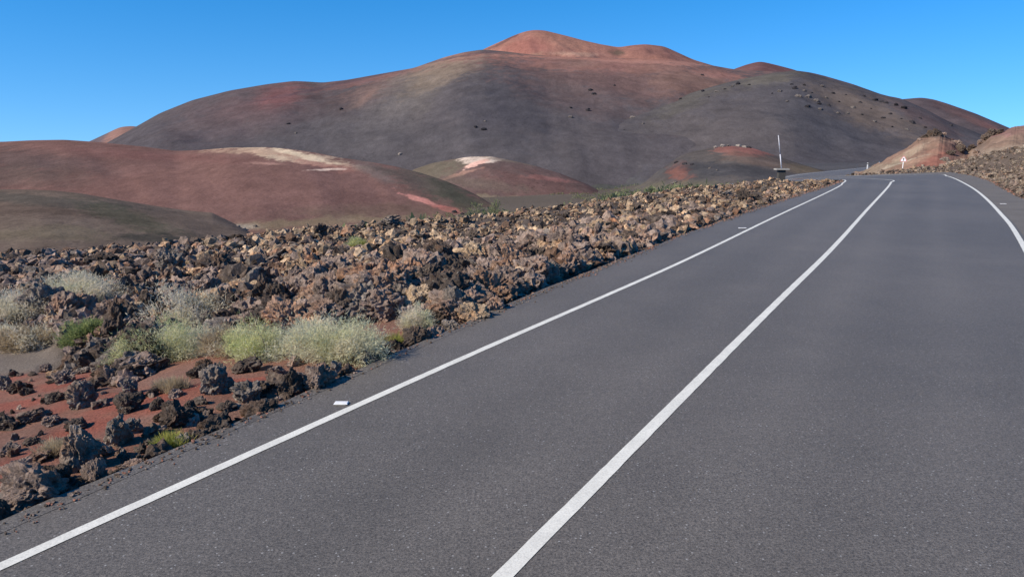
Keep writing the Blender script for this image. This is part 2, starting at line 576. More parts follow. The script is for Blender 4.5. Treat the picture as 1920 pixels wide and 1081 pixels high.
def terrain(x, y, rough=True):
    az = np.arctan2(x, y); r = np.hypot(x, y)
    re = np.interp(az, RIMAZ, RIMR); rz = np.interp(az, RIMAZ, RIMZ); pl = np.interp(az, PLX, PLZ)
    d, zr, side = road_info(x, y)
    far = np.abs(az) > 1.35
    # left side
    zl = -0.10 + (rz + 0.10) * sstep(0, 9, d)
    zR = 1.9 * sstep(0.2, 8, d) * sstep(20, 40, r) * (1 - sstep(56, 66, r) * (1 - sstep(0.505, 0.60, az))) + 0.25 * sstep(0.2, 3, d)
    zR = zR - 1.8 * sstep(66, 76, r) * (1 - sstep(0.43, 0.475, az))
    zR = zR + 0.55 * sstep(.3, 1.4, d) * (1 - sstep(3, 6.5, d)) * sstep(0.405, 0.44, az) * (1 - sstep(0.49, 0.52, az)) * sstep(58, 62, r)
    onright = (side < 0) & (az > 0.3)
    z = np.where(onright, zR, zl)
    red = sstep(-0.35, 0.35, polydist(x, y, REDW) + 0.3 * fbm(np.stack([x, y], -1) * 1.3, 3, 21))
    tan = sstep(-0.35, 0.35, polydist(x, y, TANW) + 0.2 * fbm(np.stack([x, y], -1), 3, 22))
    lava = sstep(0.1, 0.8, d) * (1 - red) * (1 - tan) * (1 - sstep(re + 3, re + 14, r))
    if rough:
        P = np.stack([x, y], -1)
        big = fbm(P * 0.33 + 4, 3, 31); mid = fbm(P * 1.1, 3, 32); sm = fbm(P * 4.1, 3, 33)
        amp = np.clip(d / 3.0, 0, 1)
        fall = np.where(onright, 0.6, 1.0)
        z = z + lava * fall * (0.60 * (1.35 * big - 0.35 * np.abs(mid)) * amp * np.interp(r, [15, 26], [1, .4]) + 0.26 * mid * np.clip(d / 1.5, 0.15, 1) + 0.10 * sm) + red * (0.07 * big * amp + 0.04 * mid + 0.01 * sm)
    dro = sstep(0, 1, (r - re - 0.5) / np.interp(az, [0.1, 0.36], [55.0, 24.0]))
    zfar = pl + 1.2 * fbm(np.stack([x, y], -1) * 0.02, 3, 44)
    kr = sstep(np.interp(az, [0.48, 0.53], [74, 92]), np.interp(az, [0.48, 0.53], [104, 125]), r)
    z = np.where(onright, z * (1 - kr) + zfar * kr, z * (1 - dro) + zfar * dro)
    # follow the road
    k = sstep(0.0, 2.2, d)
    k2 = np.where(r > 58, sstep(0.3, 7, d), k)
    z = (zr - 0.09) * (1 - k2) + z * k2
    z = np.where(d < 0.0, zr - 0.10 - 0.0 * d, z)
    return z, lava, red, tan, d, side


def axis_list():
    az = np.concatenate([np.arange(-180, -52, 4.0), np.arange(-52, -38, 1.0), np.arange(-38, 38, 0.16), np.arange(38, 52, 1.0), np.arange(52, 180, 4.0)])
    return np.radians(az)


AZ = axis_list()
RR = [0.8]
while RR[-1] < 6500:
    r = RR[-1]
    RR.append(r * (1.0095 if r < 90 else (1.03 if r < 400 else 1.12)))
RR = np.array(RR)
GA, GR = np.meshgrid(AZ, RR)
gx, gy = GR * np.sin(GA), GR * np.cos(GA)
gz, g_lava, g_red, g_tan, g_d, g_side = terrain(gx, gy)
P2 = np.stack([gx, gy], -1)
red_c = np.array([0.285, 0.098, 0.068]); red_b = np.array([0.235, 0.130, 0.095])
lav_c = np.array([0.085, 0.068, 0.058]); tan_c = np.array([0.20, 0.165, 0.135]); pla_c = np.array([0.105, 0.084, 0.064]); blk_c = np.array([0.07, 0.065, 0.065])
nz = fbm(P2 * 0.7, 4, 51)[..., None]
gc = np.where(((g_side < 0) & (GA > 0.2))[..., None], np.array([0.11, 0.085, 0.068]), lav_c) * (1 + 0.4 * nz)
farw = sstep(0, 10, GR - np.interp(GA, RIMAZ, RIMR))[..., None]
nf = fbm(P2 * 0.03, 4, 52)[..., None]
pl_col = pla_c * (1 + 0.5 * nf) * sstep(-0.9, -0.1, nf + 0.3) + blk_c * (1 - sstep(-0.9, -0.1, nf + 0.3))
pl_col = pl_col * (1 - sstep(0.22, 0.34, GA)[..., None]) + blk_c * (1 + 0.4 * nf) * sstep(0.22, 0.34, GA)[..., None]
gc = gc * (1 - farw) + pl_col * farw
shr = inpoly(gx, gy, np.array([on_plane(a, b)[:2] for a, b in [(-400, 540), (0, 560), (120, 560), (215, 590), (120, 640), (0, 648), (0, 652), (170, 672), (300, 700), (420, 690), (560, 690), (700, 690), (850, 600), (600, 560), (300, 560)]])).astype(float)
redmix = (1 - 0.8 * shr[..., None]) * sstep(-0.25, 0.35, fbm(P2 * 0.9, 4, 53))[..., None]
patch = red_c * redmix + red_b * (1 - redmix)
gc = gc * (1 - g_red[..., None]) + patch * g_red[..., None]
gc = gc * (1 - g_tan[..., None]) + tan_c * g_tan[..., None]
# reddish dust beside the asphalt
dust = (sstep(0.5, 0.0, g_d) * sstep(-0.3, 0.2, nz[..., 0]))[..., None] * 0.6
gc = gc * (1 - dust) + np.array([0.22, 0.13, 0.10]) * dust
gc = np.clip(gc, 0.02, 1)
nr_, na_ = gx.shape
V = np.stack([gx, gy, gz], -1).reshape(-1, 3)
idx = (np.arange(nr_ - 1)[:, None] * na_ + np.arange(na_ - 1)[None]).ravel()
Fc = np.stack([idx, idx + 1, idx + na_ + 1, idx + na_], 1)[:, ::-1]
last = (np.arange(nr_ - 1) * na_ + na_ - 1)
Fc = np.vstack([Fc, np.stack([last, last - na_ + 1, last + 1, last + na_], 1)[:, ::-1]])
# close the middle below the viewer
cidx = len(V); V = np.vstack([V, [0, 0, float(gz[0].mean())]])
gcf = np.vstack([gc.reshape(-1, 3), gc.reshape(-1, 3)[:1]])
ring = np.arange(na_); nxt = (ring + 1) % na_
cap = np.stack([np.full(na_, cidx), nxt, ring, ring], 1)
g_me = mesh_np('ground', V, Fc, gcf, True, M['ground'])
ground = tag(link('ground', g_me), kind='structure')

# ------------------------------------------------------------------ hills, each a solid slope at its own distance
LAYERS = {}


def mute(c, s=0.66, g=0.83):
    c = np.asarray(c, float); l = c @ np.array([0.3, 0.5, 0.2])
    return (l + (c - l) * s) * g * np.array([1.02, 0.965, 0.94])


def srgb(r, g, b, k=1.0):
    v = np.array([r, g, b]) / 255.0
    return np.where(v < 0.04045, v / 12.92, ((v + 0.055) / 1.055) ** 2.4) * k


def hill(name, crest, foot_r, zfoot, base, patches, nt=90, step=4.0, relief=0.0, rscale=0.02, prof=0.5, seed=1, back=1.0, gull=0.0, nback=14, crestnoise=0.0, streak=0.0):
    crest = np.array(crest, float)
    px = np.arange(crest[0, 0], crest[-1, 0] + 0.1, step)
    # smooth interpolation of the crest
    py = np.interp(px, crest[:, 0], crest[:, 1]); D = np.interp(px, crest[:, 0], crest[:, 2])
    w = max(1, int(14 / step)); ker = np.hanning(2 * w + 3)[1:-1]; ker /= ker.sum(); m = len(ker) // 2
    pad = lambda a: np.convolve(np.concatenate([2 * a[0] - a[1:m + 1][::-1], a, 2 * a[-1] - a[-m - 1:-1][::-1]]), ker, 'valid')
    py = pad(py); D = pad(D)
    C = at_depth(px, py, D)
    rc = np.hypot(C[:, 0], C[:, 1]); az = np.arctan2(C[:, 0], C[:, 1])
    rf = np.interp(px, [a for a, b in foot_r], [b for a, b in foot_r])
    kk = np.hanning(121); kk /= kk.sum(); rf = np.convolve(np.pad(rf, 60, mode='edge'), kk, 'valid'); D0 = D
    zf = np.full(len(px), float(zfoot)) if np.isscalar(zfoot) else np.interp(px, [a for a, b in zfoot], [b for a, b in zfoot])
    t = np.concatenate([np.linspace(0, 1, nt), 1 + np.linspace(0, 1, nback)[1:] ** 1.2 * back])
    T = t[:, None]; tt = np.clip(T, 0, 1)
    S = (1 - prof) * tt + prof * (tt * tt * (3 - 2 * tt)) if prof >= 0 else tt + (-prof) * tt * (1 - tt)
    R = rf + (rc - rf) * T
    Z = zf + (C[:, 2] - zf) * S
    bk = np.clip((T - 1) / back, 0, 1)
    Z = np.where(T > 1, C[:, 2] - (C[:, 2] - zf + 2) * sstep(0, 1, bk) - 0 * T, Z)
    x = R * np.sin(az); y = R * np.cos(az)
    P = np.stack([x, y], -1)
    win = np.sin(np.pi * np.clip(tt, 0, 1)) ** 0.7 * (T <= 1)
    if relief:
        Z = Z + relief * win * fbm(P * rscale, 4, seed)
        if rc.mean() > 400: Z = Z + 1.1 * win * fbm(P * 0.045, 4, seed + 3)
    if gull:
        # ridges and gullies that run down the slope
        g = fbm(np.stack([az[None] * 9 + 0 * T + 0.6 * T, T * 0.6 + 0 * az[None]], -1), 3, seed + 9)
        Z = Z + gull * win * g
    if crestnoise:
        Z = Z + crestnoise * fbm(np.stack([px[None] * 0.05 + 0 * T, 3 + 0 * T * px[None]], -1), 4, seed + 5) * np.clip(T, 0, 1)
    V = np.stack([x, y, Z], -1)
    qx, qy = project(V)
    base = mute(base)
    wx = 14 * fbm(V * np.array([1, 1, 1.6]) * 9.0 / rc.mean(), 3, seed + 60); wy = 7 * fbm(V * 9.0 / rc.mean(), 3, seed + 70)
    fine = fbm(V * 60.0 / rc.mean(), 4, seed + 80)
    fin2 = fbm(V * np.array([1, .5, 1.5]) * 170.0 / rc.mean(), 4, seed + 85, 0.65)
    col = np.ones(V.shape) * np.asarray(base)
    for (cx_, cy_, rx, ry, ang, cc, st, soft) in patches:
        a = math.radians(ang)
        dx = qx + wx - cx_; dy = qy + wy - cy_
        u = (dx * math.cos(a) + dy * math.sin(a)) / rx; v = (-dx * math.sin(a) + dy * math.cos(a)) / ry
        q = np.sqrt(u * u + v * v) + (0.5 * fine + 0.75 * fin2) * (1.0 if min(rx, ry) < 12 or rc.mean() < 320 else 0.9)
        soft = soft * (1.0 if rc.mean() < 320 else 1.5)
        k = (st * (1 - sstep(1 - soft * .75, 1 + soft * .75, q)))[..., None]
        col = col * (1 - k) + mute(cc) * k
    if streak:
        # fine lines of coarser cinder running down the slope
        sgn = fbm(np.stack([px[None] * 0.11 + 0.5 * wx, 1.5 * T + 0 * px[None]], -1), 4, seed + 90)
        col = col * (1 + streak * sgn[..., None])
    col = np.clip(col * (1 + 0.10 * fine[..., None]), 0.01, 1)
    a_, b_ = Z.shape
    idx = (np.arange(a_ - 1)[:, None] * b_ + np.arange(b_ - 1)[None]).ravel()
    Fc = np.stack([idx, idx + 1, idx + b_ + 1, idx + b_], 1)
    o = link(name, mesh_np(name, V.reshape(-1, 3), Fc, col.reshape(-1, 3), True, M['hill']))
    tag(o, kind='structure')
    LAYERS[seed] = (qx[:nt], qy[:nt], V[:nt])
    return o


ASH = srgb(88, 84, 88); ASHD = srgb(76, 75, 82); ORG = srgb(172, 108, 84); RDB = srgb(118, 82, 80); RUST = srgb(138, 90, 80)
TAN = srgb(146, 122, 98); OLV = srgb(108, 104, 84); REDH = srgb(128, 90, 80); PALE = srgb(228, 204, 176); BRN = srgb(104, 92, 90)
K = 1.0
# far reddish spur at the left, far right cone and the summit cones
hill('far_spur', [(120, 285, 900), (170, 264, 900), (200, 250, 900), (225, 238, 900), (250, 236, 900), (290, 245, 900), (340, 270, 900)], [(120, 500), (340, 500)], -14, srgb(150, 108, 94),
     [(175, 265, 30, 14, -30, srgb(90, 88, 100), 0.9, .5)], nt=40, step=4, seed=101)
hill('far_summit', [(1320, 170, 860), (1360, 136, 860), (1378, 129, 860), (1400, 121, 860), (1425, 115, 860), (1452, 121, 860), (1490, 131, 860), (1540, 150, 860), (1580, 175, 860)], [(1320, 620), (1580, 620)], 10, srgb(116, 78, 78), [], nt=30, step=4, seed=102)
hill('right_far_hill', [(1560, 230, 640), (1620, 205, 640), (1660, 192, 640), (1690, 186, 640), (1730, 183, 640), (1752, 187, 640), (1790, 199, 640), (1830, 213, 640), (1865, 228, 640), (1900, 243, 640), (1980, 270, 640), (2200, 285, 640)], [(1560, 330), (2200, 330)], -8, srgb(96, 84, 88),
     [(1870, 243, 70, 7, 25, srgb(150, 98, 88), .8, .6), (1790, 205, 60, 10, 25, srgb(116, 86, 82), .7, .6), (1800, 260, 90, 22, 15, ASHD, .8, .5)], nt=60, step=4, relief=6, seed=103)
hill('summit_cone', [(820, 150, 800), (870, 118, 800), (905, 93, 800), (925, 84, 800), (945, 75, 800), (965, 66, 800), (985, 59, 800), (1000, 56.5, 800), (1020, 57, 800), (1040, 62, 800), (1065, 68, 800), (1090, 75, 800), (1125, 83, 800), (1160, 89, 800), (1185, 85, 800), (1210, 83, 800), (1245, 87, 800), (1265, 96, 800), (1300, 112, 800), (1340, 124, 800), (1375, 131, 800), (1420, 145, 800)], [(820, 560), (1420, 560)], 0, srgb(160, 104, 84),
     [(985, 92, 60, 22, -20, srgb(168, 98, 80), .8, .5), (1060, 80, 60, 14, 12, srgb(178, 118, 88), .8, .5), (1230, 100, 60, 12, 8, srgb(148, 96, 82), .8, .5), (1158, 100, 12, 5, 0, srgb(100, 88, 72), .8, .5),
      (940, 76, 34, 2.5, -27, srgb(84, 66, 74), .6, .4), (1290, 108, 60, 2.0, 21, srgb(90, 76, 84), .5, .4), (1080, 103, 50, 4, 2, srgb(190, 142, 112), .7, .5), (1000, 108, 14, 6, 0, srgb(186, 140, 104), .6, .5)],
     nt=70, step=3, relief=9, rscale=0.03, seed=104, prof=0.3)
# the main mountain
hill('mountain', [(90, 320, 560), (150, 292, 570), (200, 268, 580), (222, 256, 590), (245, 243, 600), (300, 212, 610), (360, 188, 620), (430, 170, 630), (500, 158, 640), (550, 152, 650), (575, 153, 650), (605, 155, 650), (650, 150, 655), (700, 141, 660), (745, 133, 660), (775, 128, 660), (800, 119, 660), (835, 107, 660), (870, 98, 655), (905, 93, 650), (950, 97, 645), (1000, 103, 640), (1060, 107, 640), (1150, 109, 640), (1250, 112, 640), (1320, 120, 640), (1375, 130, 640), (1430, 133, 640), (1490, 136, 630), (1540, 150, 620), (1600, 175, 600), (1660, 220, 600)],
     [(90, 330), (600, 330), (950, 270), (1600, 300)], [(90, -14), (1200, -15), (1600, -10)], ASH,
     [(330, 240, 200, 60, -12, srgb(84, 80, 88), .6, .5), (480, 205, 120, 40, -15, RDB, .55, .7), (525, 178, 45, 20, -20, srgb(134, 80, 80), .75, .6), (400, 190, 120, 14, -14, srgb(96, 84, 87), .4, .6),
      (640, 190, 60, 30, 0, srgb(88, 76, 78), .7, .6), (710, 170, 60, 20, -18, srgb(126, 96, 86), .8, .6), (685, 185, 26, 6, -40, srgb(146, 108, 90), .6, .6), (770, 170, 55, 34, -40, srgb(116, 108, 98), .75, .7), (720, 215, 80, 40, -30, srgb(104, 99, 99), .7, .7),
      (870, 118, 110, 20, -8, TAN, .85, .5), (820, 145, 70, 16, -25, srgb(128, 112, 94), .8, .6), (880, 108, 90, 8, -6, srgb(168, 120, 96), .75, .6), (700, 147, 100, 7, -10, srgb(138, 92, 86), .7, .7),
      (960, 170, 110, 45, 60, ASHD, .8, .6), (930, 210, 80, 60, 0, srgb(74, 74, 83), .7, .6),
      (1180, 150, 230, 38, 7, srgb(120, 90, 84), .9, .55), (1150, 122, 230, 13, 3, srgb(154, 102, 88), .85, .6), (1300, 150, 90, 26, 12, srgb(132, 98, 84), .8, .6), (1180, 113, 200, 4, 2, srgb(176, 118, 98), .9, .6), (1120, 108, 230, 3, 1, srgb(172, 112, 90), .9, .6), (1100, 190, 120, 26, 14, srgb(102, 86, 86), .8, .6),
      (700, 270, 320, 40, 4, srgb(88, 86, 90), .6, .6), (1080, 118, 40, 8, 0, srgb(120, 96, 84), .5, .6), (1340, 140, 40, 8, 10, srgb(164, 108, 92), .7, .6),
      (760, 130, 260, 3, -12, srgb(82, 72, 84), .6, .5)],
     nt=200, step=2.2, relief=7, rscale=0.012, seed=105, prof=0.3, gull=5, streak=0.10)
# the nearer ash dome on the right
hill('ash_dome', [(880, 330, 330), (930, 312, 350), (990, 277, 400), (1050, 262, 420), (1130, 236, 450), (1200, 210, 470), (1250, 190, 480), (1300, 173, 490), (1345, 160, 495), (1380, 151, 500), (1440, 139, 500), (1490, 132, 500), (1520, 136, 500), (1545, 142, 500), (1600, 158, 490), (1650, 176, 480), (1690, 188, 470), (1740, 212, 455), (1790, 234, 440), (1860, 262, 420), (1950, 280, 400), (2200, 300, 400)],
     [(880, 265), (1200, 270), (1600, 300), (2200, 320)], [(880, -15.5), (1200, -15), (1350, -10), (1500, -6), (2200, -5)], srgb(82, 81, 88),
     [(1380, 250, 220, 60, -8, srgb(94, 88, 88), .7, .7), (1250, 230, 90, 30, -25, srgb(92, 87, 88), .5, .7), (1540, 220, 90, 60, 15, srgb(74, 76, 85), .8, .6), (1640, 215, 110, 24, 24, srgb(112, 98, 88), .8, .6), (1580, 180, 70, 12, 20, srgb(106, 94, 86), .7, .7), (1440, 150, 60, 10, -10, srgb(104, 100, 86), .7, .6),
      (1740, 225, 70, 12, 26, srgb(112, 88, 86), .6, .6), (1290, 190, 60, 14, -22, srgb(96, 94, 84), .6, .6), (1120, 350, 160, 22, 8, srgb(84, 90, 76), .6, .7), (1080, 290, 90, 30, -10, srgb(78, 80, 80), .5, .7), (1560, 145, 130, 4, 16, srgb(112, 90, 94), .6, .5)],
     nt=130, step=3, relief=7, rscale=0.014, seed=106, prof=0.45, gull=5, streak=0.08)
# middle mounds
hill('pale_topped_mound', [(735, 345, 300), (775, 318, 298), (810, 306, 296), (845, 299, 294), (880, 294, 292), (920, 293, 290), (950, 299, 288), (1000, 310, 285), (1050, 325, 280), (1100, 345, 272), (1135, 364, 262), (1150, 375, 255)],
     [(735, 222), (1150, 240)], -15.2, srgb(112, 88, 82),
     [(820, 318, 70, 18, -14, srgb(110, 104, 82), .8, .6), (1000, 352, 110, 24, 10, srgb(124, 86, 78), .7, .7), (905, 299, 34, 7, 0, PALE, .95, .5), (890, 309, 20, 6, -25, srgb(240, 180, 150), .95, .45), (865, 328, 40, 3, -14, srgb(170, 124, 100), .8, .5), (965, 303, 60, 3.5, 8, srgb(124, 110, 92), .7, .6), (1030, 336, 40, 4, 6, srgb(160, 100, 88), .7, .6),
      (900, 345, 90, 10, 8, srgb(112, 100, 84), .5, .7), (960, 375, 120, 6, 3, srgb(146, 132, 100), .7, .6), (810, 304, 40, 2, -18, srgb(150, 140, 124), .7, .5)],
     nt=130, step=1.2, relief=1.2, rscale=0.04, seed=107, prof=-0.5, gull=0.6)
hill('dark_mound', [(1380, 300, 250), (1400, 297, 250), (1440, 294, 250), (1470, 302, 250), (1510, 314, 245), (1545, 324, 235), (1580, 334, 225)], [(1380, 190), (1580, 190)], [(1380, -9), (1450, -6.5), (1580, -5.5)], srgb(104, 92, 84), [], nt=30, step=2, seed=108)
hill('red_capped_mound', [(1170, 362, 200), (1205, 345, 205), (1235, 320, 210), (1255, 306, 212), (1275, 292, 214), (1300, 284, 215), (1340, 276, 216), (1375, 273, 216), (1410, 277, 216), (1450, 290, 214), (1500, 308, 210), (1550, 324, 200), (1590, 334, 190)],
     [(1170, 150), (1590, 130)], [(1170, -14.5), (1300, -10.5), (1400, -8), (1500, -5.5), (1590, -5)], srgb(90, 85, 82),
     [(1290, 318, 70, 22, 10, srgb(76, 77, 80), .8, .6), (1280, 322, 24, 18, 20, srgb(136, 82, 68), .85, .5), (1390, 283, 55, 7, 6, srgb(160, 92, 78), .9, .5), (1420, 300, 70, 10, 12, srgb(120, 98, 84), .7, .7), (1520, 322, 50, 7, 14, srgb(122, 106, 78), .7, .6),
      (1400, 322, 120, 12, 6, srgb(72, 74, 80), .8, .6), (1300, 350, 90, 10, 0, srgb(108, 104, 80), .7, .6), (1380, 270, 30, 3, 0, srgb(170, 150, 136), .7, .5)],
     nt=110, step=1.3, relief=0.9, rscale=0.05, seed=109, prof=-0.35, gull=0.5)
# the long red-brown hill
hill('red_hill', [(-700, 250, 330), (-300, 255, 320), (-100, 262, 300), (0, 266, 290), (60, 263, 285), (120, 262, 282), (180, 266, 280), (220, 270, 276), (270, 275, 272), (330, 283, 268), (380, 281, 265), (430, 277, 262), (500, 276, 260), (540, 279, 258), (590, 286, 255), (640, 296, 252), (690, 303, 250), (740, 312, 246), (790, 325, 240), (830, 338, 232), (870, 355, 222), (900, 371, 212), (925, 387, 200), (945, 398, 190)],
     [(-700, 130), (0, 135), (420, 142), (700, 150), (945, 165)], -15.3, REDH,
     [(200, 330, 260, 34, 4, srgb(126, 86, 76), .6, .7), (60, 300, 140, 20, 5, srgb(92, 80, 78), .7, .7), (40, 330, 130, 20, 0, srgb(98, 86, 78), .6, .7), (300, 290, 150, 8, 4, srgb(132, 84, 76), .7, .7), (450, 345, 240, 34, 4, srgb(138, 96, 84), .7, .7),
      (545, 290, 100, 10, 9, srgb(214, 188, 146), .97, .35), (490, 282, 80, 6, 3, srgb(186, 150, 116), .85, .5), (600, 303, 60, 9, 10, srgb(170, 108, 86), .8, .5), (612, 316, 32, 2.2, -3, srgb(236, 200, 168), .9, .5), (500, 304, 34, 2.5, 3, srgb(176, 128, 108), .8, .5), (570, 290, 60, 4, 12, srgb(232, 206, 156), .9, .45),
      (700, 318, 46, 12, 25, srgb(122, 108, 100), .7, .6), (820, 350, 90, 24, 30, srgb(90, 88, 76), .85, .6), (860, 370, 60, 20, 30, srgb(86, 88, 70), .8, .6), (760, 330, 60, 9, 20, srgb(102, 88, 80), .7, .6),
      (795, 378, 46, 4.5, 22, srgb(232, 138, 116), .97, .35), (835, 392, 34, 4.5, 14, srgb(210, 108, 90), .95, .35), (772, 370, 16, 4, 30, srgb(204, 128, 108), .8, .4), (700, 400, 160, 14, -2, srgb(112, 92, 72), .6, .7),
      (580, 420, 200, 9, -3, srgb(142, 122, 86), .8, .6), (440, 427, 36, 6, 0, srgb(170, 158, 134), .7, .5)],
     nt=190, step=1.5, relief=1.6, rscale=0.02, seed=110, prof=0.35, gull=1.5, streak=0.06)
# the olive hill at the lower left
hill('olive_hill', [(-700, 355, 150), (-200, 358, 146), (0, 361, 142), (50, 361, 141), (100, 363, 140), (150, 369, 138), (200, 380, 134), (250, 393, 130), (300, 407, 125), (350, 421, 120), (400, 433, 119), (440, 443, 116), (470, 452, 113), (500, 464, 111), (530, 482, 109), (560, 508, 107), (590, 540, 105)],
     [(-700, 55), (0, 60), (300, 62), (470, 72), (590, 84)], [(-700, -9.5), (400, -10.5), (480, -13.5), (590, -18)], srgb(116, 99, 84),
     [(60, 395, 180, 12, 4, srgb(100, 82, 70), .6, .6), (60, 375, 200, 9, 5, srgb(82, 80, 72), .7, .6), (250, 410, 100, 14, 16, srgb(84, 86, 66), .7, .7), (90, 440, 140, 14, 0, srgb(124, 112, 84), .6, .7), (330, 447, 120, 8, 2, srgb(62, 64, 58), .8, .6)],
     nt=80, step=3, relief=0.9, rscale=0.03, seed=111, prof=0.3, gull=0.5, streak=0.05)
# cut banks beside the far bend on the right
hill('beige_cut_bank', [(1592, 327, 128), (1606, 322, 122), (1625, 317, 112), (1650, 306, 108), (1675, 292, 106), (1700, 277, 105), (1722, 262, 104), (1740, 254, 104), (1765, 253, 104), (1785, 259, 104), (1800, 268, 104), (1830, 290, 104), (1870, 310, 104)],
     [(1592, 104), (1640, 92), (1700, 86), (1870, 86)], [(1592, -3.8), (1640, -1.2), (1700, -1.0), (1870, -1.0)], srgb(140, 108, 86),
     [(1700, 290, 50, 6, -30, srgb(172, 152, 120), .6, .6), (1760, 296, 46, 16, -25, srgb(154, 92, 72), .9, .5), (1720, 302, 50, 7, -22, srgb(166, 128, 98), .7, .6), (1790, 275, 20, 26, 10, srgb(112, 86, 78), .8, .6), (1755, 255, 24, 4, 0, srgb(90, 80, 76), .8, .5), (1640, 316, 60, 6, -12, srgb(142, 130, 104), .6, .6), (1690, 306, 46, 2, -16, srgb(182, 166, 136), .6, .5)],
     nt=90, step=1.0, relief=1.3, rscale=0.22, seed=112, prof=-0.1, gull=1.2, streak=0.10, crestnoise=0.5)
hill('beige_hummock', [(1770, 330, 100), (1795, 308, 100), (1815, 286, 98), (1835, 270, 98), (1855, 257, 98), (1880, 245, 98), (1900, 239, 98), (1930, 235, 98), (1990, 232, 98), (2100, 240, 98), (2300, 260, 98)],
     [(1770, 84), (1860, 82), (2300, 78)], [(1770, -1), (1860, -1), (2300, -1)], srgb(142, 114, 92),
     [(1890, 246, 40, 7, -12, srgb(150, 104, 98), .8, .6), (1930, 244, 50, 8, 0, srgb(140, 106, 88), .7, .6), (1870, 280, 60, 8, -10, srgb(176, 158, 130), .5, .7), (1830, 278, 12, 12, -40, srgb(120, 104, 90), .6, .5)],
     nt=90, step=1.0, relief=1.0, rscale=0.3, seed=113, prof=-0.3, gull=1.2, streak=0.10, crestnoise=0.4)

#ROCKS
# ------------------------------------------------------------------ rocks
def ico(sub):
    t = (1 + 5 ** 0.5) / 2
    V = [(-1, t, 0), (1, t, 0), (-1, -t, 0), (1, -t, 0), (0, -1, t), (0, 1, t), (0, -1, -t), (0, 1, -t), (t, 0, -1), (t, 0, 1), (-t, 0, -1), (-t, 0, 1)]
    Fc = [(0, 11, 5), (0, 5, 1), (0, 1, 7), (0, 7, 10), (0, 10, 11), (1, 5, 9), (5, 11, 4), (11, 10, 2), (10, 7, 6), (7, 1, 8), (3, 9, 4), (3, 4, 2), (3, 2, 6), (3, 6, 8), (3, 8, 9), (4, 9, 5), (2, 4, 11), (6, 2, 10), (8, 6, 7), (9, 8, 1)]
    V = [np.array(v) / np.linalg.norm(v) for v in V]
    for _ in range(sub):
        mid = {}; nf = []
        def m(a, b):
            k = (min(a, b), max(a, b))
            if k not in mid:
                q = V[a] + V[b]; V.append(q / np.linalg.norm(q)); mid[k] = len(V) - 1
            return mid[k]
        for a, b, c in Fc:
            ab, bc, ca = m(a, b), m(b, c), m(c, a)
            nf += [(a, ab, ca), (b, bc, ab), (c, ca, bc), (ab, bc, ca)]
        Fc = nf
    return np.array(V), np.array(Fc)


def clinker(sub, seed, jag=0.34, cuts=7, hi=0.0, elong=(1, 1, 1), jit=0.0):
    """angular vesicular lava block of radius about one"""
    V, Fc = ico(sub)
    r = np.random.default_rng(seed)
    R = 1 + 0.42 * fbm(V * 1.1 + seed * 3.1, 2, seed)
    P = V * R[:, None]
    for _ in range(cuts):
        nrm = r.normal(size=3); nrm /= np.linalg.norm(nrm)
        h = r.uniform(0.50, 0.85)
        d = P @ nrm - h
        P = P - np.where(d > 0, d * 0.92, 0)[:, None] * nrm
    rid = 1 - np.abs(fbm(P * 1.9 + 7.7 * seed, 3, seed + 40)) * 2.2
    P = P * (1 + jag * (rid - 0.55))[:, None]
    P = P + V * (0.17 * fbm(P * 4.6 + seed, 3, seed + 55))[:, None]
    if jit: P = P * (1 + r.uniform(-jit, jit, (len(P), 1)))
    if hi: P = P + V * (hi * fbm(P * 11 + seed, 3, seed + 66))[:, None]
    P = P * np.array(elong)
    lo, hi_ = np.percentile(P, 1, axis=0), np.percentile(P, 99, axis=0)
    P = (P - (lo + hi_) / 2) / ((hi_ - lo)[:2].mean() / 2)
    return P, Fc


LOW = [clinker(1, 200 + i, 0.45, jit=0.26, elong=(1.25, .8, .75) if i % 3 == 0 else (1, 1, 1)) for i in range(12)]
MED = [clinker(2, 300 + i, 0.5, jit=0.10, elong=(1.4, .8, .6) if i % 3 == 0 else (.9, .9, 1.1)) for i in range(14)]
HIG = [clinker(4, 400 + i, 0.31, hi=0.12) for i in range(16)]

LAVA_MESH = []
for i, (P, Fc) in enumerate(HIG):
    me = mesh_np('lava_rock', P, Fc, None, False, M['rock_obj'])
    LAVA_MESH.append(me)
HZ = [float(-P[:, 2].min()) for P, Fc in HIG]

C_DARK = np.array([0.088, 0.068, 0.056]); C_GREY = np.array([0.190, 0.160, 0.138]); C_BROWN = np.array([0.225, 0.170, 0.142])
C_TAN = np.array([0.38, 0.28, 0.19]); C_RUST = np.array([0.26, 0.165, 0.115]); C_BEIGE = np.array([0.26, 0.21, 0.165])


def tone_at(px, py, r):
    """colour and tone word of a rock at a place of the lava field"""
    n1 = fbm(np.array([[px / 150.0, py / 60.0]]), 3, 71)[0]
    band = math.exp(-((py - (430 - (px - 800) * 0.13)) / 42.0) ** 2) * (1 if px > 560 else max(0, (px - 250) / 310.0))
    u = r.random()
    if px > 1600 and py < 400:
        return (C_BEIGE, 'beige') if u < .55 else ((C_BROWN, 'brown') if u < .85 else (C_DARK, 'dark'))
    if py > 640 and px < 760:
        return (C_DARK, 'dark') if u < .55 else ((C_GREY, 'grey') if u < .8 else (C_BROWN, 'brown'))
    if u < 0.42 * band + 0.06 + 0.2 * max(0, n1): return (C_TAN, 'tan')
    if u < 0.42 * band + 0.22: return (C_RUST, 'rust brown')
    if u < 0.76: return (C_BROWN, 'brown')
    if u < 0.82: return (C_GREY, 'grey')
    return (C_DARK, 'dark')


for _c in (C_DARK, C_GREY, C_BROWN, C_TAN, C_RUST, C_BEIGE): _c *= np.array([0.99, 0.98, 0.95])
ROCKS = []      # individuals: dict px, py, w, tone, ob


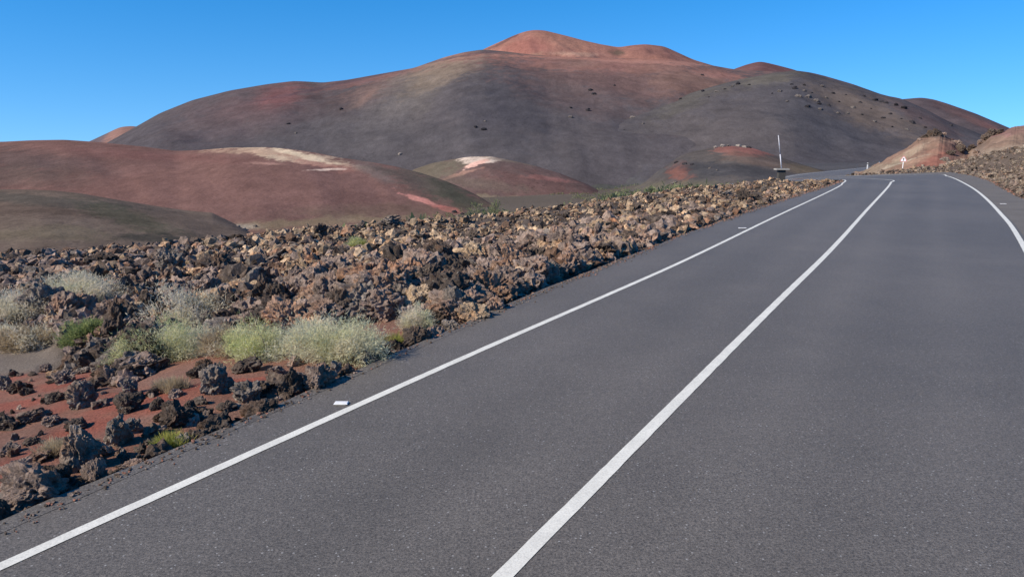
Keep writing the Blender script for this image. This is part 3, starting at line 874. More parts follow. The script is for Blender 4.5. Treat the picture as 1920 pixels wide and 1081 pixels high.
def put_rock(x, y, size, col, tone, r, sc=None, z=None, sink=0.30, mi=None, rz=None, fixed=False, tilt=0.5):
    i = int(r.integers(len(LAVA_MESH))) if mi is None else mi
    o = link('lava_rock', LAVA_MESH[i])
    if z is None: z = float(terrain(np.array([x]), np.array([y]))[0][0])
    sc = sc or (r.uniform(.85, 1.2), r.uniform(.8, 1.15), r.uniform(.65, 1.05))
    s = size / 2
    o.rotation_euler = (r.uniform(-tilt, tilt), r.uniform(-tilt, tilt), r.uniform(0, 6.28) if rz is None else rz)
    o.scale = (s * sc[0], s * sc[1], s * sc[2])
    o.location = (x, y, z + s * sc[2] * (0.8 - sink * 1.6))
    cc = col * r.uniform(0.8, 1.2)
    o.color = (cc[0], cc[1], cc[2], 1)
    a, b = project(np.array([x, y, z + s * 0.4]))
    ROCKS.append(dict(px=float(a), py=float(b), w=size * F / math.hypot(x, y), tone=tone, ob=o, tall=sc[2] > 1.3))
    return o


rr = np.random.default_rng(99)
# the rocks one can tell apart: px, base py, width px, height px, tone
HAND = [(25, 697, 15, 12, 'dark'), (85, 688, 22, 15, 'brown'), (100, 701, 20, 14, 'tan'), (122, 713, 32, 22, 'brown'), (145, 678, 28, 13, 'dark'), (156, 692, 26, 12, 'grey'), (180, 681, 22, 16, 'dark'),
        (183, 703, 22, 13, 'dark'), (212, 717, 38, 38, 'brown'), (10, 722, 20, 20, 'grey'), (35, 728, 28, 20, 'dark'), (51, 733, 20, 11, 'dark'), (103, 750, 28, 18, 'dark'), (158, 762, 48, 42, 'grey'), (170, 733, 30, 20, 'dark'),
        (247, 772, 46, 34, 'dark'), (246, 738, 28, 26, 'grey'), (297, 768, 22, 22, 'dark'), (404, 738, 62, 50, 'grey'), (370, 707, 34, 22, 'dark'), (386, 693, 32, 18, 'dark'), (466, 698, 52, 30, 'dark'), (465, 755, 50, 42, 'grey'),
        (492, 738, 40, 26, 'dark'), (548, 746, 44, 48, 'dark'), (600, 741, 62, 46, 'brown'), (15, 803, 36, 22, 'dark'), (60, 790, 46, 18, 'brown'), (102, 796, 32, 16, 'brown'), (147, 805, 36, 16, 'dark'), (222, 837, 40, 50, 'grey'),
        (252, 812, 30, 28, 'grey'), (332, 803, 56, 38, 'dark'), (156, 884, 52, 80, 'grey'), (181, 912, 36, 44, 'brown'), (30, 893, 42, 26, 'brown'), (72, 948, 110, 46, 'brown'), (112, 912, 46, 40, 'dark'), (344, 842, 26, 30, 'grey'),
        (372, 832, 40, 24, 'dark'), (402, 822, 56, 34, 'dark'), (492, 788, 60, 28, 'dark'), (4, 985, 34, 42, 'dark'), (250, 884, 34, 14, 'brown'), (225, 893, 26, 12, 'dark'), (18, 850, 30, 14, 'brown'), (75, 868, 34, 16, 'brown'),
        (60, 832, 26, 12, 'dark'), (120, 838, 24, 12, 'brown'), (330, 745, 26, 14, 'brown'), (300, 790, 22, 12, 'dark'), (285, 742, 24, 14, 'dark'), (355, 772, 26, 16, 'dark'), (425, 772, 30, 18, 'dark'), (520, 705, 34, 20, 'brown'),
        (560, 715, 30, 18, 'brown'), (650, 715, 34, 30, 'dark'), (690, 692, 36, 28, 'grey'), (720, 678, 38, 30, 'dark'), (672, 668, 40, 28, 'dark'), (780, 650, 48, 40, 'dark'), (810, 640, 30, 24, 'brown'), (845, 622, 34, 22, 'grey'),
        (232, 640, 60, 80, 'dark'), (262, 652, 44, 46, 'brown'), (286, 600, 50, 60, 'dark'), (200, 610, 50, 44, 'brown'), (885, 458, 22, 32, 'dark'), (902, 505, 20, 22, 'tan'), (930, 502, 24, 22, 'grey'), (885, 608, 66, 44, 'tan'),
        (925, 590, 50, 38, 'brown'), (500, 590, 60, 60, 'dark'), (640, 600, 56, 50, 'dark'), (410, 512, 56, 36, 'dark'), (730, 560, 60, 46, 'brown'), (820, 560, 60, 50, 'grey'), (555, 550, 50, 44, 'brown'), (320, 510, 44, 40, 'grey'),
        (190, 498, 50, 26, 'dark'), (1395, 378, 26, 18, 'dark'), (1415, 376, 20, 14, 'dark'), (1120, 440, 40, 26, 'tan'), (1290, 352, 14, 12, 'dark'), (600, 445, 26, 22, 'dark'), (1120, 490, 26, 26, 'tan'), (1000, 545, 36, 26, 'dark'), (728, 424, 44, 14, 'grey'), (1712, 318, 30, 8, 'dark'), (1701, 326, 9, 10, 'dark')]
TONES = {'dark': C_DARK, 'grey': C_GREY, 'brown': C_BROWN, 'tan': C_TAN}
for k, (px, py, w, h, tn) in enumerate(HAND):
    zg = -0.10 if py > 640 else -0.5
    for _ in range(4):
        p = on_plane(px, py, zg); zg = float(terrain(p[None, 0], p[None, 1])[0][0])
        zg = min(zg, 0.8)
    dist = math.hypot(math.hypot(p[0], p[1]), CAMH)
    wm = w * dist / F; hm = h * dist / F
    p2 = p + np.array([p[0], p[1], 0]) / math.hypot(p[0], p[1]) * wm * 0.35
    ratio = hm / wm * 1.25
    put_rock(float(p2[0]), float(p2[1]), wm * 1.0, TONES[tn], tn, rr, sc=(1.0, 0.9, max(0.55, ratio)), sink=0.22, mi=k % len(LAVA_MESH), tilt=0.35 if ratio < 1.3 else 0.12)

# blocks on the crests of the cut banks
def on_layer(seed, px, py):
    qx_, qy_, V_ = LAYERS[seed]
    k = np.argmin((qx_ - px) ** 2 + (qy_ - py) ** 2)
    return V_.reshape(-1, 3)[k]


for px, py, w, tn, sd_ in [(1745, 254, 12, 'dark', 112), (1733, 259, 10, 'dark', 112), (1756, 253, 13, 'dark', 112), (1768, 255, 9, 'brown', 112), (1724, 264, 7, 'brown', 112), (1792, 272, 13, 'brown', 112), (1800, 284, 14, 'dark', 112), (1782, 290, 12, 'dark', 112),
                           (1812, 288, 14, 'grey', 113), (1822, 280, 12, 'dark', 113), (1838, 268, 12, 'brown', 113), (1848, 259, 13, 'dark', 113), (1860, 251, 14, 'dark', 113), (1872, 246, 11, 'dark', 113), (1832, 292, 13, 'brown', 113), (1806, 300, 15, 'dark', 113), (1772, 302, 11, 'grey', 112)]:
    v = on_layer(sd_, px, py); rg = float(np.linalg.norm(v))
    put_rock(float(v[0]), float(v[1]), w * rg / F * 1.15, TONES[tn], tn, rr, z=float(v[2]) - 0.05, sc=(1.1, 0.9, 0.75), sink=0.15)

# thousands of rocks over the lava field: the largest 300 of all in view stand alone, the rest is rubble
n_c = 78000
th_ = rr.uniform(-0.86, 0.86, n_c); r_ = np.sqrt(rr.uniform(3.5 ** 2, 76 ** 2, n_c))
# more samples close by
n_2 = 40000
th_ = np.concatenate([th_, rr.uniform(-0.86, 0.3, n_2)]); r_ = np.concatenate([r_, rr.uniform(3.5, 30, n_2)])
n_3 = 26000
th_ = np.concatenate([th_, rr.uniform(0.40, 0.70, n_3)]); r_ = np.concatenate([r_, rr.uniform(36, 104, n_3)])
X, Y = r_ * np.sin(th_), r_ * np.cos(th_)
Z, la, re_, ta_, dd, sd = terrain(X, Y)
rim = np.interp(th_, RIMAZ, RIMR)
edge_band = (dd > 0.12) & (dd < 0.75)
keep = ((la > 0.45) & (r_ < rim + 7) & (dd > 0.2)) | (edge_band & (re_ > 0.3) & (rr.random(len(X)) < 0.22) & (r_ < 30))
keep |= (re_ > 0.5) & (dd > 0.3) & (rr.random(len(X)) < 0.028)
keep &= ~(ta_ > 0.2)
px_, py_ = project(np.stack([X, Y, Z], -1))
keep |= (re_ > 0.5) & (dd > 0.3) & (py_ < 660) & (px_ < 330) & (rr.random(len(X)) < 0.07)
keep &= ~((sd < 0) & (r_ > 112))
X, Y, Z, la, dd, r_, sd = [a[keep] for a in (X, Y, Z, la, dd, r_, sd)]
nn_ = len(X)
size = 0.085 + 0.15 * rr.gamma(1.05, 1.0, nn_)
size = np.where(r_ > 22, np.minimum(size * np.interp(r_, [22, 45], [0.80, 0.52]), 0.55), size)
size = np.minimum(size, 0.85)
size = np.where(la < 0.45, np.minimum(size * 0.40, 0.22), size)
size = np.minimum(size, 0.12 + dd * 0.9)
size = np.where((sd < 0), np.minimum(size, 0.6), size)
qx, qy = project(np.stack([X, Y, Z], -1))
inview = (qx > -15) & (qx < 1935) & (qy > 200) & (qy < 1090)
# clearance to hand rocks is not needed: blocks pile up on one another
score = size / r_ * np.where(inview, 1, 0)
N_IND = 300 - len(ROCKS)
order = np.argsort(-score)
ind = order[:N_IND]; rest = order[N_IND:]
rest = rest[(size[rest] / r_[rest] * F > 1.2)]
for i in ind:
    c_, tn = tone_at(float(qx[i]), float(qy[i]), rr)
    put_rock(float(X[i]), float(Y[i]), float(size[i]), c_, tn, rr, z=float(Z[i]), sink=0.22 if la[i] > .45 else 0.2)


def merge_rocks(name, ids, bank, sub):
    VV = []; FF = []; CC = []; off = 0
    for i in ids:
        P, Fc = bank[int(rr.integers(len(bank)))]
        s = size[i] / 2
        a, b, g = rr.uniform(-.6, .6), rr.uniform(-.6, .6), rr.uniform(0, 6.28)
        Rm = np.array(Matrix.Rotation(g, 3, 'Z') @ Matrix.Rotation(a, 3, 'X') @ Matrix.Rotation(b, 3, 'Y'))
        sc = np.array([rr.uniform(.8, 1.3), rr.uniform(.7, 1.1), rr.uniform(.6, 1.05)])
        W = (P * sc * s) @ Rm.T + np.array([X[i], Y[i], Z[i] + s * sc[2] * 0.35])
        c_, _ = tone_at(float(qx[i]), float(qy[i]), rr)
        VV.append(W); FF.append(Fc + off); off += len(P)
        c_ = c_ * (0.84 if r_[i] > 30 else 1.0)
        CC.append(np.repeat((c_ * rr.uniform(0.55, 1.35))[None], len(P), 0))
    me = mesh_np(name, np.vstack(VV), np.vstack(FF), np.vstack(CC), False, M['rock'])
    o = link(name, me)
    return o


# fine gravel spilling over the edges of the asphalt
def gravel(name, line, sgn, n_, seed):
    r = np.random.default_rng(seed)
    L = resample(lines[line], 0.2); L = L[(L[:, 1] > 1) & (L[:, 1] < 66) & (L[:, 2] > -0.02)]
    t = np.gradient(L[:, :2], axis=0); t /= np.linalg.norm(t, axis=1)[:, None]
    u = r.random(n_) ** 1.6; k = (u * (len(L) - 1)).astype(int)
    off = r.normal(0.10, 0.10, n_) + 0.12 * fbm(np.stack([k * 0.08, 0 * k], 1), 3, seed)
    x = L[k, 0] - t[k, 1] * off * sgn + r.uniform(-.1, .1, n_) * t[k, 0]; y = L[k, 1] + t[k, 0] * off * sgn + r.uniform(-.1, .1, n_) * t[k, 1]
    d, zr, _ = road_info(x, y); z = np.where(d < 0, 0.003, terrain(x, y)[0])
    sz = r.uniform(0.003, 0.011, n_) * (1 + L[k, 1] / 25) * np.where(off > 0.02, 1.4, 1)
    P, Fc = clinker(0, 77, 0.2, 3)
    V = P[None] * sz[:, None, None] * r.uniform(.7, 1.3, (n_, 1, 3)) + np.stack([x, y, z + sz * .4], 1)[:, None]
    Fa = (Fc[None] + (np.arange(n_) * len(P))[:, None, None]).reshape(-1, 3)
    cc = np.where(r.random((n_, 1)) < 0.5, C_DARK, np.where(r.random((n_, 1)) < 0.6, C_BROWN, np.array([0.28, 0.14, 0.10]))) * r.uniform(.7, 1.3, (n_, 1))
    o = link(name, mesh_np(name, V.reshape(-1, 3), Fa, np.repeat(cc, len(P), 0), False, M['rock']))
    tag(o, 'fine loose gravel along the edge of the asphalt', 'gravel', kind='stuff')


gravel('gravel', 'AL', 1, 9000, 8)
gravel('gravel', 'AR', -1, 3000, 9)
near_ids = [i for i in rest if r_[i] < 24]
far_ids = [i for i in rest if r_[i] >= 24]
o = merge_rocks('lava_rubble', near_ids, MED, 2)
tag(o, 'dense jumble of small brown and black lava blocks beside the road', 'rubble', kind='stuff')
o = merge_rocks('lava_rubble', far_ids, LOW, 1)
tag(o, 'distant part of the lava rubble, brown and tan, thinning towards the bend', 'rubble', kind='stuff')
print('ROCKS', len(ROCKS), 'near', len(near_ids), 'far', len(far_ids))
#SHRUBS
# ------------------------------------------------------------------ shrubs and tufts
def blades(r, C, D, L, W, bend=0.5, upb=0.25):
    """thin bent leaf blades at C along D, lengths L, half widths W"""
    n = len(C)
    D = D / np.linalg.norm(D, axis=1)[:, None]
    side = np.cross(D, r.normal(size=(n, 3))); side /= np.linalg.norm(side, axis=1)[:, None]
    bd = np.cross(D, side) * r.uniform(-bend, bend, (n, 1)) + np.array([0, 0, upb])
    p0 = C; p1 = C + D * L[:, None] * 0.5 + bd * L[:, None] * 0.12; p2 = C + D * L[:, None] + bd * L[:, None] * 0.45
    w = W[:, None]
    V = np.stack([p0 - side * w * .6, p0 + side * w * .6, p1 + side * w, p1 - side * w, p2 + side * w * .25, p2 - side * w * .25], 1).reshape(-1, 3)
    b = np.arange(n)[:, None] * 6
    Fc = np.concatenate([b + np.array([[0, 1, 2, 3]]), b + np.array([[3, 2, 4, 5]])])
    return V, Fc


def bush(name, x, y, z, w, dpt, h, mat, label, r, clumps=70, per=34, blade=0.09, bw=0.0045, mat2=None, tuft=False, group=None, cat='shrub', lean=0.0):
    root = empty(name, (x, y, z))
    tag(root, label, cat, group)
    u = r.uniform(0, 1, clumps); ph = r.uniform(0, 2 * math.pi, clumps)
    el = np.arcsin(np.clip(u ** 0.8, 0, 1)); rad = r.uniform(0.55, 1.0, clumps) ** 0.6
    lob = 1 + 0.22 * np.sin(ph * 3 + r.uniform(0, 6)) + 0.15 * np.sin(ph * 5 + r.uniform(0, 6))
    cx_ = np.cos(el) * np.cos(ph) * rad * lob * w / 2; cy_ = np.cos(el) * np.sin(ph) * rad * lob * dpt / 2
    cz_ = (0.12 + 0.78 * np.sin(el) * rad) * h
    T = np.stack([cx_, cy_, cz_], 1)
    if not tuft:      # a few lobes of unequal size instead of one dome
        nl = 5; lc = np.stack([r.uniform(-.36, .36, nl) * w, r.uniform(-.3, .3, nl) * dpt, np.zeros(nl)], 1); ls = r.uniform(.42, .72, nl)
        lc[0] *= 0.3; ls[0] = 0.8
        k_ = r.integers(nl, size=clumps); T = T * ls[k_][:, None] * np.array([1, 1, 1.15]) + lc[k_]
        T[:, 2] *= r.uniform(.8, 1.15, clumps)
    if tuft: T[:, 2] *= 0.25; T[:, :2] *= 0.6
    cs = 0.075 * (w + h) * (0.6 if tuft else 1)
    C = np.repeat(T, per, 0) + r.normal(size=(clumps * per, 3)) * cs * np.array([.5, .5, .42])
    C[:, 2] = np.maximum(C[:, 2], 0.005)
    out = C / np.array([w / 2, dpt / 2, h]); out[:, 2] += 0.35
    Dv = out * 0.7 + r.normal(size=C.shape) * (0.35 if tuft else 0.9)
    if tuft: Dv[:, 2] = np.abs(Dv[:, 2]) + 0.8
    L = r.uniform(0.5, 1.2, len(C)) * blade * (2.2 if tuft else 1)
    W = r.uniform(0.6, 1.3, len(C)) * bw
    V, Fc = blades(r, C, Dv, L, W, 0.5, -0.25 if tuft else 0.15)
    half = len(Fc) // 2
    if mat2 is not None:
        sel = T[:, 0] * lean + 0.25 * w * r.normal(size=clumps) * 0.6 > 0
        sel = np.repeat(sel, per); sel = np.concatenate([sel, sel])
        link('foliage', mesh_np('foliage', V, Fc[~sel], None, True, mat), root)
        link('foliage', mesh_np('foliage', V, Fc[sel], None, True, mat2), root)
    else:
        link('foliage', mesh_np('foliage', V, Fc, None, True, mat), root)
    if not tuft:
        mb = MB()
        for k in r.permutation(clumps)[:26]:
            m_ = T[k] * np.array([.35, .35, .5]) + r.normal(size=3) * 0.02
            mb.tube((0, 0, -0.05), m_, 0.011, 0.008, 5); mb.tube(m_, T[k], 0.008, 0.003, 5)
        mb.build('stem', M['twig'], root)
    return root


rs = np.random.default_rng(5)
G_S = 'shrubs among the lava rocks'
LAND = []       # landmarks for the labels: text, px, py
SH = [  # px centre, base py, w px, h px, leaf, second leaf, tuft, label, landmark text
    (140, 560, 84, 38, 'leaf_grey', None, 0, 'rounded grey shrub by the flat ashy patch, farthest back on the left', 'the farthest-back grey shrub'),
    (152, 592, 92, 46, 'leaf_grey', 'leaf_pale', 0, 'grey-green shrub just in front of the farthest-back rounded grey shrub', 'the second-farthest shrub'),
    (44, 616, 96, 46, 'leaf_grey', None, 0, 'wide ash-grey shrub at the left edge of the photo', 'the wide left-edge shrub'),
    (14, 645, 40, 26, 'leaf_grey', None, 0, 'small grey shrub cut by the left edge, below the wide grey one', 'the small left-edge shrub'),
    (74, 655, 80, 32, 'leaf_grey', 'leaf_straw', 0, 'low pale straw-grey shrub at the top of the red cinder patch', 'the low straw-grey shrub'),
    (168, 652, 70, 32, 'leaf_dark', None, 0, 'low dark green shrub left of the big black-shadowed boulders', 'the dark green shrub'),
    (352, 640, 120, 76, 'leaf_grey', 'leaf_grey', 0, 'tallest grey feathery shrub, right of the big black-shadowed boulders', 'the tallest grey shrub'),
    (318, 684, 110, 76, 'leaf_pale', 'leaf_green', 0, 'pale green shrub in front of the tallest grey shrub', 'the front green shrub'),
    (262, 690, 60, 28, 'leaf_grey', 'leaf_straw', 0, 'low bleached shrub at the left foot of the pale green shrub', 'the low bleached shrub'),
    (436, 668, 66, 52, 'leaf_grey', 'leaf_straw', 0, 'pinkish grey twiggy shrub between the two groups of green shrubs', 'the pinkish grey shrub'),
    (504, 682, 104, 72, 'leaf_pale', 'leaf_green', 0, 'yellowish green shrub right of the pinkish grey one', 'the yellowish green shrub'),
    (584, 676, 80, 78, 'leaf_pale', 'leaf_grey', 0, 'middle pale shrub in the long row of shrubs above the road edge', 'the middle pale shrub'),
    (634, 690, 112, 90, 'leaf_pale', None, 0, 'largest pale green shrub, at the right end of the row near the asphalt', 'the largest pale green shrub'),
    (786, 624, 54, 48, 'leaf_pale', 'leaf_grey', 0, 'small sage green shrub close to the asphalt, rightmost of the shrubs', 'the rightmost sage shrub'),
    (736, 652, 62, 34, 'leaf_yellow', 'leaf_straw', 1, 'yellow-green grass tuft below the rightmost sage green shrub', 'the yellow-green tuft'),
    (672, 472, 34, 28, 'leaf_yellow', 'leaf_green', 0, 'lone yellow-green shrub far back in the tan lava rubble', 'the lone far shrub'),
    (322, 850, 52, 34, 'leaf_yellow', None, 1, 'bright yellow-green tuft growing at the very edge of the asphalt', 'the roadside tuft'),
    (318, 738, 64, 30, 'leaf_straw', None, 1, 'dry straw-coloured grass below the pale green shrub', 'the dry straw grass'),
    (108, 858, 60, 22, 'leaf_straw', None, 1, 'sparse dry grass on the cinder left of the tall grey stone', 'the sparse dry grass'),
]
for px, py, w, h, m1, m2, tf, lab, lmk in SH:
    zg = -0.3
    for _ in range(4):
        p = on_plane(px, py, zg); zg = min(0.6, float(terrain(p[None, 0], p[None, 1])[0][0]))
    dist = float(np.linalg.norm(p - np.array([0, 0, CAMH])))
    wm, hm = w * dist / F * 1.38, h * dist / F * (1.0 if tf else 1.22)
    dirv = np.array([p[0], p[1]]) / math.hypot(p[0], p[1]) * wm * 0.30
    x_, y_ = p[0] + dirv[0], p[1] + dirv[1]
    area = wm * hm
    cl = int(np.clip(150 * area ** 0.5 * (0.35 if tf else 1.0) + 24, 24, 200))
    nm_ = 'grass_tuft' if tf else 'shrub'
    bush(nm_, x_, y_, float(terrain(np.array([x_]), np.array([y_]))[0][0]) - 0.02, wm, wm * 0.75, hm, M[m1], lab, rs, clumps=cl, per=80 if not tf else 30,
         blade=0.07 if dist < 14 else 0.09, bw=0.0026 if dist < 14 else 0.005, mat2=M[m2] if m2 and m2 != m1 else None, tuft=bool(tf), cat='grass tuft' if tf else 'shrub', lean=-0.6, group=None)
    LAND.append((lmk, px, py - h * 0.5))

# bushes and pale stones beyond the lava field
for px, py, D, w, h, lab in [(893, 391, 54, 46, 20, 'dark green bush at the foot of the red hill, middle of three'),
                             (927, 384, 55, 42, 18, 'bluish green bush behind the rubble rim, right of the dark green one'),
                             (858, 402, 54, 44, 12, 'low olive bush below the red streak on the hill, leftmost of the three far bushes')]:
    p = at_depth(px, py, D); dist = float(np.linalg.norm(p))
    z_ = min(float(terrain(p[None, 0], p[None, 1])[0][0]), float(p[2]))
    bush('shrub', p[0], p[1], z_, w * dist / F, w * dist / F * .8, (p[2] - z_) + h * dist / F, M['leaf_far'], lab, rs, clumps=90, per=40, blade=0.22, bw=0.02)

# low scrub on the plain between the hills
rq = np.random.default_rng(31)
m_ = 9000
a_ = rq.uniform(-0.75, 0.30, m_); r0 = rq.uniform(42, 300, m_)
x0, y0 = r0 * np.sin(a_), r0 * np.cos(a_)
dens = fbm(np.stack([x0, y0], 1) * 0.03, 3, 91) > -0.05
x0, y0, r0 = x0[dens], y0[dens], r0[dens]
z0 = terrain(x0, y0)[0]; okp = r0 > np.interp(np.arctan2(x0, y0), RIMAZ, RIMR) + 9
x0, y0, z0, r0 = x0[okp], y0[okp], z0[okp], r0[okp]
kk_ = 14; nb = len(x0)
Cs = np.stack([x0, y0, z0], 1)[:, None] + rq.normal(size=(nb, kk_, 3)) * np.array([.45, .45, .16]) * rq.uniform(.5, 1.4, (nb, 1, 1)); Cs = Cs.reshape(-1, 3)
Vb, Fb = blades(rq, Cs, rq.normal(size=Cs.shape) + np.array([0, 0, .6]), rq.uniform(.25, .6, len(Cs)), rq.uniform(.05, .12, len(Cs)))
tag(link('scrub', mesh_np('scrub', Vb, Fb, None, True, M['leaf_far'])), 'low olive scrub dotted over the plain between the hills', 'scrub', kind='stuff')

# ------------------------------------------------------------------ boulders scattered on the mountain slopes
BL = []
bme = []
for i in range(6):
    P, Fc = clinker(3, 800 + i, 0.2)
    bme.append(mesh_np('boulder', P, Fc, None, False, M['rock_obj']))


def boulder(px, py, w, tn, seed, r):
    v = on_layer(seed, px, py); rg = float(np.linalg.norm(v))
    o = link('boulder', bme[int(r.integers(6))])
    s = w * rg / F / 2 * 1.0
    o.scale = (s, s * .8, s * r.uniform(.5, .7)); o.rotation_euler = (0, 0, r.uniform(0, 6.28)); o.location = (v[0], v[1], v[2] + s * 0.15)
    c_ = {'dark': srgb(52, 50, 54), 'black': srgb(34, 33, 36), 'grey': srgb(98, 93, 90), 'pale': srgb(138, 130, 122)}[tn]
    o.color = (c_[0], c_[1], c_[2], 1)
    BL.append(dict(px=px, py=py, w=w, tone=tn, ob=o))


for px, py, w, tn in [(1108, 170, 9, 'dark'), (1114, 177, 10, 'dark'), (1152, 160, 5, 'dark'), (1070, 202, 7, 'dark'), (1103, 208, 10, 'dark'), (1070, 220, 9, 'grey'), (910, 227, 6, 'grey'), (893, 240, 8, 'dark'), (908, 243, 12, 'dark'), (1317, 141, 6, 'dark'), (540, 232, 7, 'dark'), (555, 250, 6, 'grey'), (640, 205, 8, 'dark'), (750, 290, 9, 'pale')]:
    boulder(px, py, w, tn, 105, rs)
for px, py, w, tn in [(1230, 193, 10, 'dark'), (1082, 253, 15, 'grey'), (1060, 260, 7, 'grey'), (1127, 240, 10, 'pale'), (1143, 236, 11, 'pale'), (1147, 240, 9, 'grey'), (1185, 221, 11, 'pale'), (1175, 222, 6, 'grey'), (1013, 272, 6, 'grey'), (1027, 270, 6, 'grey'), (1077, 282, 12, 'grey'), (1083, 277, 8, 'pale'), (1073, 297, 7, 'grey'), (1065, 303, 8, 'dark'),
                      (1027, 306, 9, 'dark'), (1383, 158, 11, 'dark'), (1373, 162, 8, 'grey'), (1317, 172, 8, 'dark'), (1275, 186, 7, 'dark'), (1490, 166, 10, 'dark'), (1498, 181, 10, 'grey'), (1517, 183, 12, 'grey'), (1529, 190, 10, 'grey'), (1535, 196, 9, 'dark'), (1515, 200, 10, 'dark'), (1537, 206, 9, 'grey'), (1462, 171, 9, 'grey'), (1562, 175, 8, 'dark'),
                      (1621, 181, 7, 'dark'), (1642, 188, 11, 'dark'), (1652, 191, 9, 'dark'), (1663, 194, 8, 'dark'), (1681, 198, 9, 'black'), (1694, 203, 11, 'black'), (1600, 202, 9, 'grey'), (1712, 230, 10, 'dark'), (1783, 236, 7, 'dark'), (1506, 170, 7, 'grey'), (1541, 162, 8, 'grey'), (1112, 244, 7, 'grey'), (1100, 249, 6, 'grey'), (1160, 230, 6, 'grey'),
                      (1042, 266, 6, 'grey'), (1570, 212, 7, 'grey'), (1655, 222, 8, 'dark'), (1120, 300, 6, 'dark')]:
    boulder(px, py, w, tn, 106, rs)
sp_ = [(1448, 176), (1475, 190), (1483, 158), (1508, 160), (1522, 174), (1550, 184), (1555, 198), (1572, 190), (1585, 178), (1590, 214), (1612, 192), (1618, 216), (1632, 204), (1640, 228), (1668, 214), (1672, 238), (1690, 222), (1700, 244), (1724, 222), (1735, 240), (1330, 182), (1345, 172), (1360, 168), (1405, 160), (1000, 300), (1045, 290), (1060, 318), (1095, 268), (1170, 244), (1205, 232)]
for k, (a0, b0) in enumerate(sp_):
    boulder(a0, b0, 4 + (k * 7 % 4), ('dark', 'grey', 'dark', 'black')[k % 4], 106, rs)
for px, py, w, tn in [(1341, 277, 9, 'pale'), (1354, 275, 10, 'pale'), (1366, 274, 9, 'grey'), (1384, 274, 11, 'pale'), (1396, 276, 10, 'pale'), (1404, 277, 8, 'dark'), (1268, 305, 9, 'dark'), (1284, 308, 10, 'dark'), (1298, 309, 9, 'dark'), (1266, 343, 14, 'grey'), (1330, 316, 6, 'grey'), (1345, 320, 5, 'grey')]:
    boulder(px, py, w, tn, 109, rs)
for px, py, w, tn in [(420, 424, 20, 'grey'), (440, 428, 22, 'pale'), (457, 430, 12, 'pale'), (478, 425, 8, 'grey'), (852, 398, 12, 'dark'), (866, 402, 10, 'dark')]:
    boulder(px, py, w, tn, 110, rs)

# ------------------------------------------------------------------ the mast, the road sign, marker posts and reflective studs
def zt(x, y): return float(terrain(np.array([float(x)]), np.array([float(y)]))[0][0])


top = at_depth(1459.5, 254, 58); bot = at_depth(1465.5, 318, 58)
zb = min(zt(bot[0], bot[1]), bot[2] - 0.5)
mast = empty('mast', (bot[0], bot[1], zb)); dz = bot[2] - zb
tag(mast, 'slim pale mast with a shallow tray at its foot, behind the lava rubble', 'mast')
mid = Vector(((top[0] - bot[0]) * .45, 0, dz + (top[2] - bot[2]) * .45)); tp = Vector((top[0] - bot[0], 0, dz + top[2] - bot[2]))
MB().tube((0, 0, dz), mid, 0.045, 0.042, 12).tube(mid, tp, 0.034, 0.030, 12).tube(tp, tp + Vector((0, 0, .02)), 0.036, 0.036, 12).build('pole', M['galv'], mast, True)
b = MB()
for a0, a1 in (((-.5, -.32, dz - .02), (.5, -.28, dz + .09)), ((-.5, .28, dz - .02), (.5, .32, dz + .09)), ((-.5, -.278, dz - .018), (-.46, .278, dz + .088)), ((.46, -.278, dz - .018), (.5, .278, dz + .088))): b.box(a0, a1)
b.box((-.458, -.278, dz - .016), (.458, .278, dz + .004)).build('tray', M['concrete'], mast)
MB().box((-.26, -.2, -.2), (.26, .2, dz - .022), 0.02).build('plinth', M['dark_stone'], mast)

# triangular warning sign
g = at_depth(1691.5, 326, 78); zg = min(zt(g[0], g[1]), g[2]); tp = at_depth(1691.5, 290.5, 78)
sg = empty('road_sign', (g[0], g[1], zg), math.radians(-22))
tag(sg, 'triangular white warning sign with red rim on a pale post by the bend', 'road sign')
H_ = tp[2] - zg; sd2 = 0.34
MB().tube((0, 0.03, -.2), (0, 0.03, H_ - .12), 0.035, 0.035, 12).build('post', M['white'], sg, True)
def tri(sc, zc):
    pts = []
    for k in range(3):
        a = math.radians(90 + 120 * k)
        for da in (-12, 0, 12):
            q = sc * (1.0 if da == 0 else 0.955)
            pts.append((q * math.cos(a + math.radians(da)), zc + q * math.sin(a + math.radians(da))))
    return pts
zc = H_ - 0.46
pl_ = MB().prism(tri(0.38, zc), -0.012, 0.0).build('rim', M['red'], sg)
MB().prism(tri(0.27, zc), -0.017, -0.013).build('face', M['white'], sg)
MB().prism([(-.028, zc - .13), (.028, zc - .13), (.028, zc + .05), (.09, zc + .05), (0, zc + .16), (-.09, zc + .05), (-.028, zc + .05)], -0.022, -0.018).build('symbol', M['black'], sg)

for px, py, D, lab in [(1626.5, 312, 150, 'small white marker post beside the far road, left of the other'), (1648, 310.5, 158, 'small white marker post beside the far road, right of the other')]:
    p = at_depth(px, py, D); z_ = min(zt(p[0], p[1]), p[2])
    mp = empty('marker_post', (p[0], p[1], z_))
    tag(mp, lab, 'marker post', 'marker posts along the far road')
    hh = p[2] - z_ + 0.7
    MB().box((-.09, -.06, -.1), (.09, .06, hh - .32), .012).box((-.09, -.06, hh - .14), (.09, .06, hh), .012).build('post', M['white'], mp)
    MB().box((-.089, -.059, hh - .318), (.089, .059, hh - .142)).build('band', M['black'], mp)

